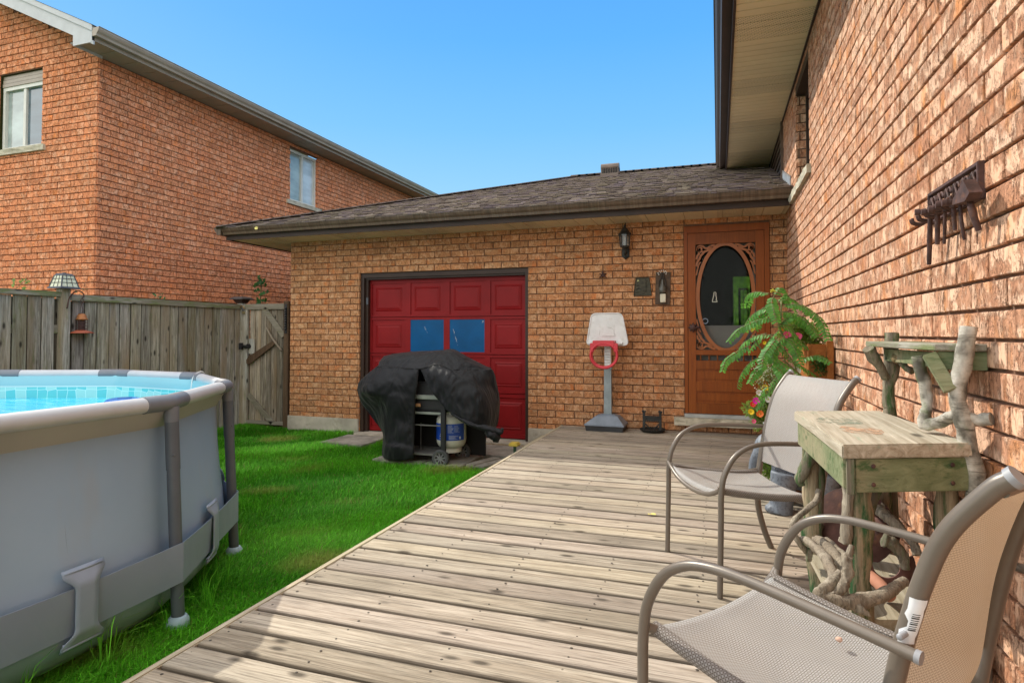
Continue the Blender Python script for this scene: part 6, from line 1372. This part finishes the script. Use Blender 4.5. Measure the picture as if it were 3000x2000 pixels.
def frond(mb,ms,P,ll,rr,closed=.0):
    PP=cr(P,8); L_=[0]
    for a,b in zip(PP,PP[1:]): L_.append(L_[-1]+(b-a).length)
    tot=L_[-1]; ms.tube(PP,[.0028*(1-.6*i/len(PP)) for i in range(len(PP))],5)
    s_=tot*.10
    while s_<tot:
        i=max(k for k in range(len(L_)) if L_[k]<=s_); i=min(i,len(PP)-2); p=PP[i].lerp(PP[i+1],(s_-L_[i])/max(1e-6,L_[i+1]-L_[i])); t_=(PP[i+1]-PP[i]).normalized()
        up=Vector((0,-.55,1)); up=(up-t_*up.dot(t_)); up=up.normalized() if up.length>.1 else Vector((0,-1,0)); sd=t_.cross(up).normalized()
        e_=ll*(1-.45*abs(s_/tot-.45)*1.4)
        for sg in (-1,1):
            g=rr.uniform(.68,1); mb.col=(g,g,g*rr.uniform(.7,1)); d=(sd*sg*(1-closed)+t_*(.38+rr.uniform(-.1,.1))-up*(.25+closed*.7+rr.uniform(-.1,.1)))
            leaf(mb,p,d,up,e_*rr.uniform(.85,1.1),e_*.50)
        s_+=.021
    mb.col=(1,1,1)
FR=[([(0.306, 4.164, 1.344), (0.251, 4.194, 1.367), (0.19, 4.224, 1.354), (0.165, 4.254, 1.31), (0.162, 4.284, 1.261)], 0.6), ([(0.332, 4.08, 1.331), (0.316, 4.047, 1.294), (0.326, 4.013, 1.228), (0.341, 3.98, 1.155)], 0.0), ([(0.343, 4.214, 1.338), (0.387, 4.254, 1.393), (0.421, 4.294, 1.372), (0.435, 4.334, 1.312)], 0.3), ([(0.379, 4.25, 1.278), (0.477, 4.225, 1.281), (0.561, 4.2, 1.231), (0.621, 4.175, 1.156), (0.648, 4.15, 1.047)], 0.1), ([(0.364, 4.144, 1.243), (0.283, 4.174, 1.258), (0.216, 4.204, 1.223), (0.171, 4.234, 1.162), (0.169, 4.264, 1.102)], 0.35), ([(0.357, 4.13, 1.189), (0.267, 4.105, 1.189), (0.142, 4.08, 1.136), (0.09, 4.055, 1.087), (0.059, 4.03, 1.049)], 0.4), ([(0.284, 4.014, 1.099), (0.207, 4.054, 1.076), (0.136, 4.094, 1.021), (0.105, 4.134, 0.935)], 0.3), ([(0.194, 4.03, 1.029), (0.104, 3.997, 0.981), (0.046, 3.963, 0.935), (0.019, 3.93, 0.86)], 0.5), ([(0.297, 4.014, 1.088), (0.361, 4.074, 1.035), (0.436, 4.134, 0.939)], 0.0), ([(0.254, 4.03, 1.0), (0.341, 3.98, 0.927), (0.45, 3.93, 0.846)], 0.0), ([(0.255, 4.044, 0.958), (0.187, 4.084, 0.914), (0.131, 4.124, 0.826), (0.114, 4.164, 0.743)], 0.45), ([(0.293, 4.13, 0.907), (0.231, 4.08, 0.875), (0.179, 4.03, 0.792)], 0.4), ([(0.37, 4.014, 0.845), (0.308, 4.054, 0.753), (0.266, 4.094, 0.695), (0.224, 4.134, 0.623)], 0.1), ([(0.508, 4.33, 0.932), (0.602, 4.28, 0.954), (0.675, 4.23, 0.909)], 0.1), ([(0.428, 4.214, 0.924), (0.512, 4.274, 0.886), (0.602, 4.334, 0.826)], 0.1), ([(0.399, 4.35, 1.244), (0.487, 4.317, 1.217), (0.555, 4.283, 1.154), (0.604, 4.25, 1.069)], 0.1), ([(0.333, 4.114, 1.141), (0.424, 4.154, 1.129), (0.493, 4.194, 1.051), (0.509, 4.234, 1.015)], 0.1), ([(0.371, 4.23, 1.148), (0.444, 4.18, 1.22), (0.39, 4.13, 1.231)], 0.5), ([(0.485, 4.314, 1.025), (0.582, 4.374, 1.006), (0.658, 4.434, 0.974)], 0.3), ([(0.324, 4.03, 0.913), (0.351, 3.98, 0.881), (0.377, 3.93, 0.828)], 0.1), ([(0.352, 3.964, 1.122), (0.313, 4.004, 1.076), (0.272, 4.044, 1.017), (0.235, 4.084, 0.932)], 0.2), ([(0.388, 4.13, 1.076), (0.437, 4.08, 1.017), (0.472, 4.03, 0.915)], 0.1), ([(0.346, 4.264, 1.26), (0.28, 4.304, 1.225), (0.241, 4.344, 1.163), (0.236, 4.384, 1.123)], 0.4), ([(0.343, 3.98, 1.076), (0.286, 3.947, 1.008), (0.252, 3.913, 0.951), (0.247, 3.88, 0.896)], 0.1), ([(0.392, 4.264, 1.309), (0.453, 4.304, 1.323), (0.502, 4.344, 1.293), (0.552, 4.384, 1.225)], 0.2)]
rr=random.Random(12)
pk=thing('feathery_potted_plant','tall green plant with arching feathery fronds growing by the entry door','plant',loc=(.48,4.25,.52))
mb=MB(); ms=MB()
for P,c in FR: frond(mb,ms,P,.044,rr,c*.7)
for i,(P,c) in enumerate(FR):
    if i in (7,10,11,5): continue
    o_=Vector((rr.uniform(-.03,.05),rr.uniform(.02,.10),rr.uniform(-.05,.02))); a=Vector(P[0]); frond(mb,ms,[a+o_+(Vector(p)-a)*rr.uniform(.75,.9)+Vector((0,0,rr.uniform(-.015,.015))) for p in P],.040,rr,c*.7)
mb.build('fronds',M['frond'],pk,smooth=False,fix=False)
for P in ([(0.342,4.200,1.325),(0.361,4.200,1.197),(0.397,4.220,1.075),(0.454,4.250,0.953),(0.484,4.280,0.805)],[(0.210,4.100,1.087),(0.255,4.120,1.003),(0.334,4.150,0.919),(0.426,4.200,0.834),(0.474,4.250,0.734)],[(0.391,4.250,1.308),(0.379,4.200,1.160)],[(0.384,4.100,0.934),(0.492,4.200,0.835)]): ms.tube(cr(P,5),.006,7)
ms.build('stems',paint('green_brown_stem',(.16,.19,.07),.7,var=.2),pk,smooth=True)
mb=MB()
for (x,y,z) in [(0.334,4.200,1.371),(0.342,4.200,1.365),(0.204,4.080,1.109),(0.209,4.080,1.121),(0.329,4.200,1.361)]:
    for k in range(7): 
        d=Vector((rr.uniform(-1,1),rr.uniform(-1,1),rr.uniform(.3,1.5))); leaf(mb,(x,y,z),d,(0,-1,.3),.018,.006)
mb.build('flower_buds',paint('yellow_bud',(.55,.50,.05),.6,bump=0),pk,fix=False)
def bush(name,label,cat,blobs,n,ll,lw,mat,flowers,seed,loc,stemto,group=None):
    "many small leaves around blob centres, and flowers [(x,y,z,colour)]"
    rr=random.Random(seed); root=thing(name,label,cat,group,loc=loc); mb=MB(); ms=MB()
    for (c,r_) in blobs:
        c=Vector(c)
        for k in range(n):
            v=Vector((rr.gauss(0,1),rr.gauss(0,1),rr.gauss(0,1))).normalized()*r_*rr.random()**.45; v.z*=.9; p=c+v
            g=rr.uniform(.5,1); mb.col=(g,g,g*.9); d=(v.normalized()+Vector((rr.uniform(-.8,.8),rr.uniform(-.8,.8),rr.uniform(-.3,.9)))); leaf(mb,p,d,(rr.uniform(-.4,.4),-.6,1),ll*rr.uniform(.6,1.2),lw)
            if k%9==0: ms.tube([c.lerp(Vector(stemto),.3),c.lerp(p,.5),p],.0012,4)
    mb.build('foliage',mat,root,fix=False); ms.build('stems',bpy.data.materials['green_brown_stem'],root)
    for (p,cname,cl,r_) in flowers:
        fb=MB(); p=Vector(p)
        for k in range(7):
            a=k*2*math.pi/6+rr.random(); d=Vector((math.cos(a),-.75+rr.uniform(-.1,.1),math.sin(a))); leaf(fb,p+Vector((0,.002*(k>4),0)),d,(0,-1,0),r_*(1 if k<6 else .5),r_*1.05,.1)
        fb.cur=1; bm=bmesh.new(); bmesh.ops.create_icosphere(bm,subdivisions=1,radius=r_*.2); fb.addbm(bm,1,Matrix.Translation(p+Vector((0,-.006,0))))
        mt=bpy.data.materials.get('petal_'+cname) or paint('petal_'+cname,cl,.55,var=.08,bump=0)
        fb.build('flower',[mt,bpy.data.materials['yellow_bud']],root,fix=False)
    return root
RED=('red',(.75,.04,.02)); YEL=('yellow',(.85,.62,.02)); MAG=('magenta',(.72,.03,.42)); WHI=('white',(.80,.80,.78)); PIN=('pink',(.80,.12,.28)); ORA=('orange',(.85,.20,.03))
PT=[(0.242,4.420,0.645),(0.222,4.440,0.619),(0.209,4.430,0.568),(0.297,4.420,0.733),(0.262,4.400,0.561),(0.316,4.400,0.659),(0.262,4.450,0.697),(0.226,4.420,0.506)]
fl=[(p,c[0],c[1],r_) for p,c,r_ in zip(PT,(MAG,RED,YEL,YEL,ORA,WHI,WHI,PIN),(.028,.024,.024,.026,.028,.026,.024,.018))]
B_=[(0.255,4.500,0.561),(0.287,4.500,0.628),(0.267,4.500,0.484),(0.213,4.500,0.579),(0.311,4.500,0.681),(0.334,4.500,0.552),(0.342,4.520,0.628)]
bush('portulaca_plant','low trailing bush with red, yellow, magenta and white flowers beside the door step','flowering plant',[(p,.062) for p in B_],330,.020,.006,M['lime'],fl,3,(.42,4.55,.30),(.44,4.5,.30))
pt_=thing('flower_pot','terracotta flower pot holding the colourful flowers by the door','flower pot',loc=(.45,4.55,0))
mb=MB(); mb.lathe([(.09,.0),(.13,.22),(.145,.225),(.145,.26),(.13,.262),(.125,.24),(0,.24)],(.45,4.55,0),24); mb.build('pot_wall',M['clay'],pt_,smooth=True,autos=40)
# airy white flowers
B_=[(0.295,4.420,0.816),(0.272,4.420,0.854),(0.342,4.420,0.792),(0.253,4.420,0.783),(0.316,4.450,0.873),(0.355,4.420,0.843)]
rb=bush('babys_breath','airy cloud of tiny white flowers under the feathery fronds','flowering plant',[(p,.055) for p in B_],90,.016,.004,M['lime'],[],4,(.42,4.42,.5),(.5,4.4,.45))
mb=MB(); rr=random.Random(9)
for p in B_:
    for k in range(46):
        v=Vector((rr.gauss(0,1),rr.gauss(0,1),rr.gauss(0,1))).normalized()*.07*rr.random()**.4; q=Vector(p)+v
        bm=bmesh.new(); bmesh.ops.create_icosphere(bm,subdivisions=1,radius=rr.uniform(.002,.0042)); mb.addbm(bm,mat=Matrix.Translation(q))
o=mb.build('tiny_flowers',paint('cream_white_flower',(.72,.74,.62),.6,bump=0),rb); o['kind']='stuff'
# wooden wall planter with pink flowers
wp=thing('wooden_wall_planter','orange stained wooden box planter fixed to the brick wall behind the fronds','planter',loc=(.63,4.65,.9))
M['orangewood']=wood('orange_stained_planter',1,(.26,.085,.02),(.42,.16,.04),None,knots=False,usecol=False,rough=.6)
for nm,a,b in (('front_board',(.555,4.34,.80),(.573,4.98,1.03)),('side_board',(.573,4.34,.80),(.705,4.358,1.03)),('side_board',(.573,4.962,.80),(.705,4.98,1.03)),('bottom_board',(.573,4.358,.80),(.705,4.962,.818)),('corner_post',(.66,4.318,.55),(.70,4.338,1.05))):
    mb=MB(); mb.box(a,b,.003); mb.build(nm,M['orangewood'],wp)
fl=[(p,c[0],c[1],r_) for p,c,r_ in zip([(0.433,4.360,1.093),(0.496,4.360,1.081),(0.626,4.300,1.087),(0.472,4.450,1.106),(0.473,4.280,0.860),(0.417,4.450,1.129),(0.303,4.500,1.034)],(PIN,PIN,PIN,PIN,WHI,ORA,YEL),(.030,.030,.020,.018,.034,.016,.014))]
B_=[(0.466,4.500,1.138),(0.519,4.500,1.151),(0.565,4.500,1.074),(0.512,4.550,1.073),(0.599,4.500,1.035),(0.435,4.500,1.073),(0.548,4.600,1.113),(0.577,4.500,1.125),(0.616,4.450,1.074)]
bush('trailing_flowers','lime green trailing plant with pink flowers spilling over the wooden wall planter','flowering plant',[(p,.065) for p in B_],260,.022,.008,M['lime'],fl,6,(.63,4.6,1.03),(.63,4.6,1.03))
B_=[(0.619,4.330,0.879),(0.636,4.330,0.916),(0.603,4.330,0.903),(0.624,4.330,0.854)]
bush('trailing_vine','dark trailing sprigs hanging from the end of the wooden wall planter','vine',[(p,.03) for p in B_],60,.020,.007,M['maple'],[],7,(.64,4.33,.85),(.64,4.33,1.0))
B_=[(.29,4.22,.24),(.32,4.22,.21),(.35,4.24,.19),(.28,4.23,.28),(.33,4.2,.26),(.30,4.25,.18)]
bush('mossy_trailing_plant','bright yellow green mossy plant hanging beside the elephant planter','plant',[(p,.045) for p in B_],240,.012,.006,M['lime'],[],8,(.31,4.2,.3),(.4,4.25,.45))
# maple sapling and weeds growing over the fence
def mapleleaf(mb,c,s_,rr):
    "five-lobed leaf"
    a0=rr.uniform(-.5,.5); n_=Vector((rr.uniform(-.2,.6),-1,rr.uniform(-.1,.7))).normalized(); u=n_.orthogonal().normalized(); u=(Matrix.Rotation(rr.uniform(0,6.28),3,n_)@u); v=n_.cross(u)
    L_=[(0,0),(.25,-.12),(.55,-.25),(.42,.02),(.95,.12),(.62,.28),(.78,.55),(.42,.50),(.0,1.05),(-.42,.50),(-.78,.55),(-.62,.28),(-.95,.12),(-.42,.02),(-.55,-.25),(-.25,-.12)]
    g=rr.uniform(.6,1); mb.col=(g,g,g); P=[Vector(c)+(u*x+v*y)*s_-n_*(abs(x)*.15*s_) for x,y in L_]; mb.add([Vector(c)+v*.3*s_]+P,[(0,i+1,(i+1)%len(P)+1) for i in range(len(P))])
sp_=thing('maple_sapling','young maple sapling with lobed leaves rising behind the gate','sapling',loc=(-6.40,7.42,GZ))
mb=MB(); ms=MB(); ms.tube(cr([(-6.40,7.42,GZ),(-6.44,7.42,.6),(-6.53,7.42,1.35),(-6.55,7.42,1.6),(-6.53,7.42,1.92)],5),.008,7); rr=random.Random(17)
for k in range(26):
    z=rr.uniform(1.50,1.95); w_=.13*(1-(z-1.5)/.75); c=(-6.54+rr.uniform(-w_,w_),7.40+rr.uniform(-.08,.08),z); mapleleaf(mb,c,rr.uniform(.038,.062),rr); ms.tube([(-6.545,7.42,z-.03),c],.002,4)
mb.build('leaves',M['maple'],sp_,fix=False); ms.build('stem',bpy.data.materials['green_brown_stem'],sp_,smooth=True)
for lb,(y,z,n_,s_,mt,x) in {'yellow green creeper sprig over the left end of the fence':(4.24,1.60,16,.030,'lime',-6.78),'tiny green sprig on the fence just right of the tall post':(4.84,1.545,8,.018,'maple',-6.76),'small green sprig on the middle of the fence top':(5.83,1.555,9,.026,'maple',-6.76)}.items():
    rr=random.Random(int(y*10)); v_=thing('creeper_sprig',lb,'creeper','creeper sprigs on the fence top',loc=(x,y,z-.1)); mb=MB(); ms=MB(); ms.tube(cr([(x,y-.1,z-.12),(x,y-.03,z-.03),(x+.01,y+.05,z+.06)],4),.0025,5)
    for k in range(n_): mapleleaf(mb,(x+rr.uniform(-.03,.04),y+rr.uniform(-.09,.09)*(1),z+rr.uniform(-.05,.06)),s_*rr.uniform(.6,1.1),rr)
    mb.build('leaves',M[mt],v_,fix=False); ms.build('stem',bpy.data.materials['green_brown_stem'],v_)
# little things
mb=MB(); bm=bmesh.new(); bmesh.ops.create_icosphere(bm,subdivisions=2,radius=.008)
for v in bm.verts: v.co*=1+.25*noise.noise(v.co*200)
pq_=[(0.259,1.581,0.395)][0]; mb.addbm(bm,mat=Matrix.Translation((pq_[0],pq_[1],.395))@Matrix.Diagonal((1,1,.7,1))); tag(mb.build('pink_pebble',paint('pink_stone',(.62,.40,.30),.8),smooth=True),'tiny pink pebble lying on the seat of the nearest chair','pebble')
lf=[(-5.678,6.320,2.474)][0]; mb=MB(); leaf(mb,lf,(1,-.2,-.5),(0,-1,.4),.05,.045); tag(mb.build('fallen_leaf',paint('yellow_leaf',(.62,.55,.16),.6),fix=False),'yellow fallen leaf stuck on the brown garage gutter','leaf')
lf=[(-0.397,3.762,0.008)][0]; mb=MB(); leaf(mb,lf,(1,-.2,.1),(0,-.2,1),.035,.025); leaf(mb,lf,(-.3,-1,.2),(0,-.2,1),.025,.02); tag(mb.build('fallen_leaf',bpy.data.materials['yellow_leaf'],fix=False),'small yellow green leaf lying on the deck boards left of the farther chair','leaf')
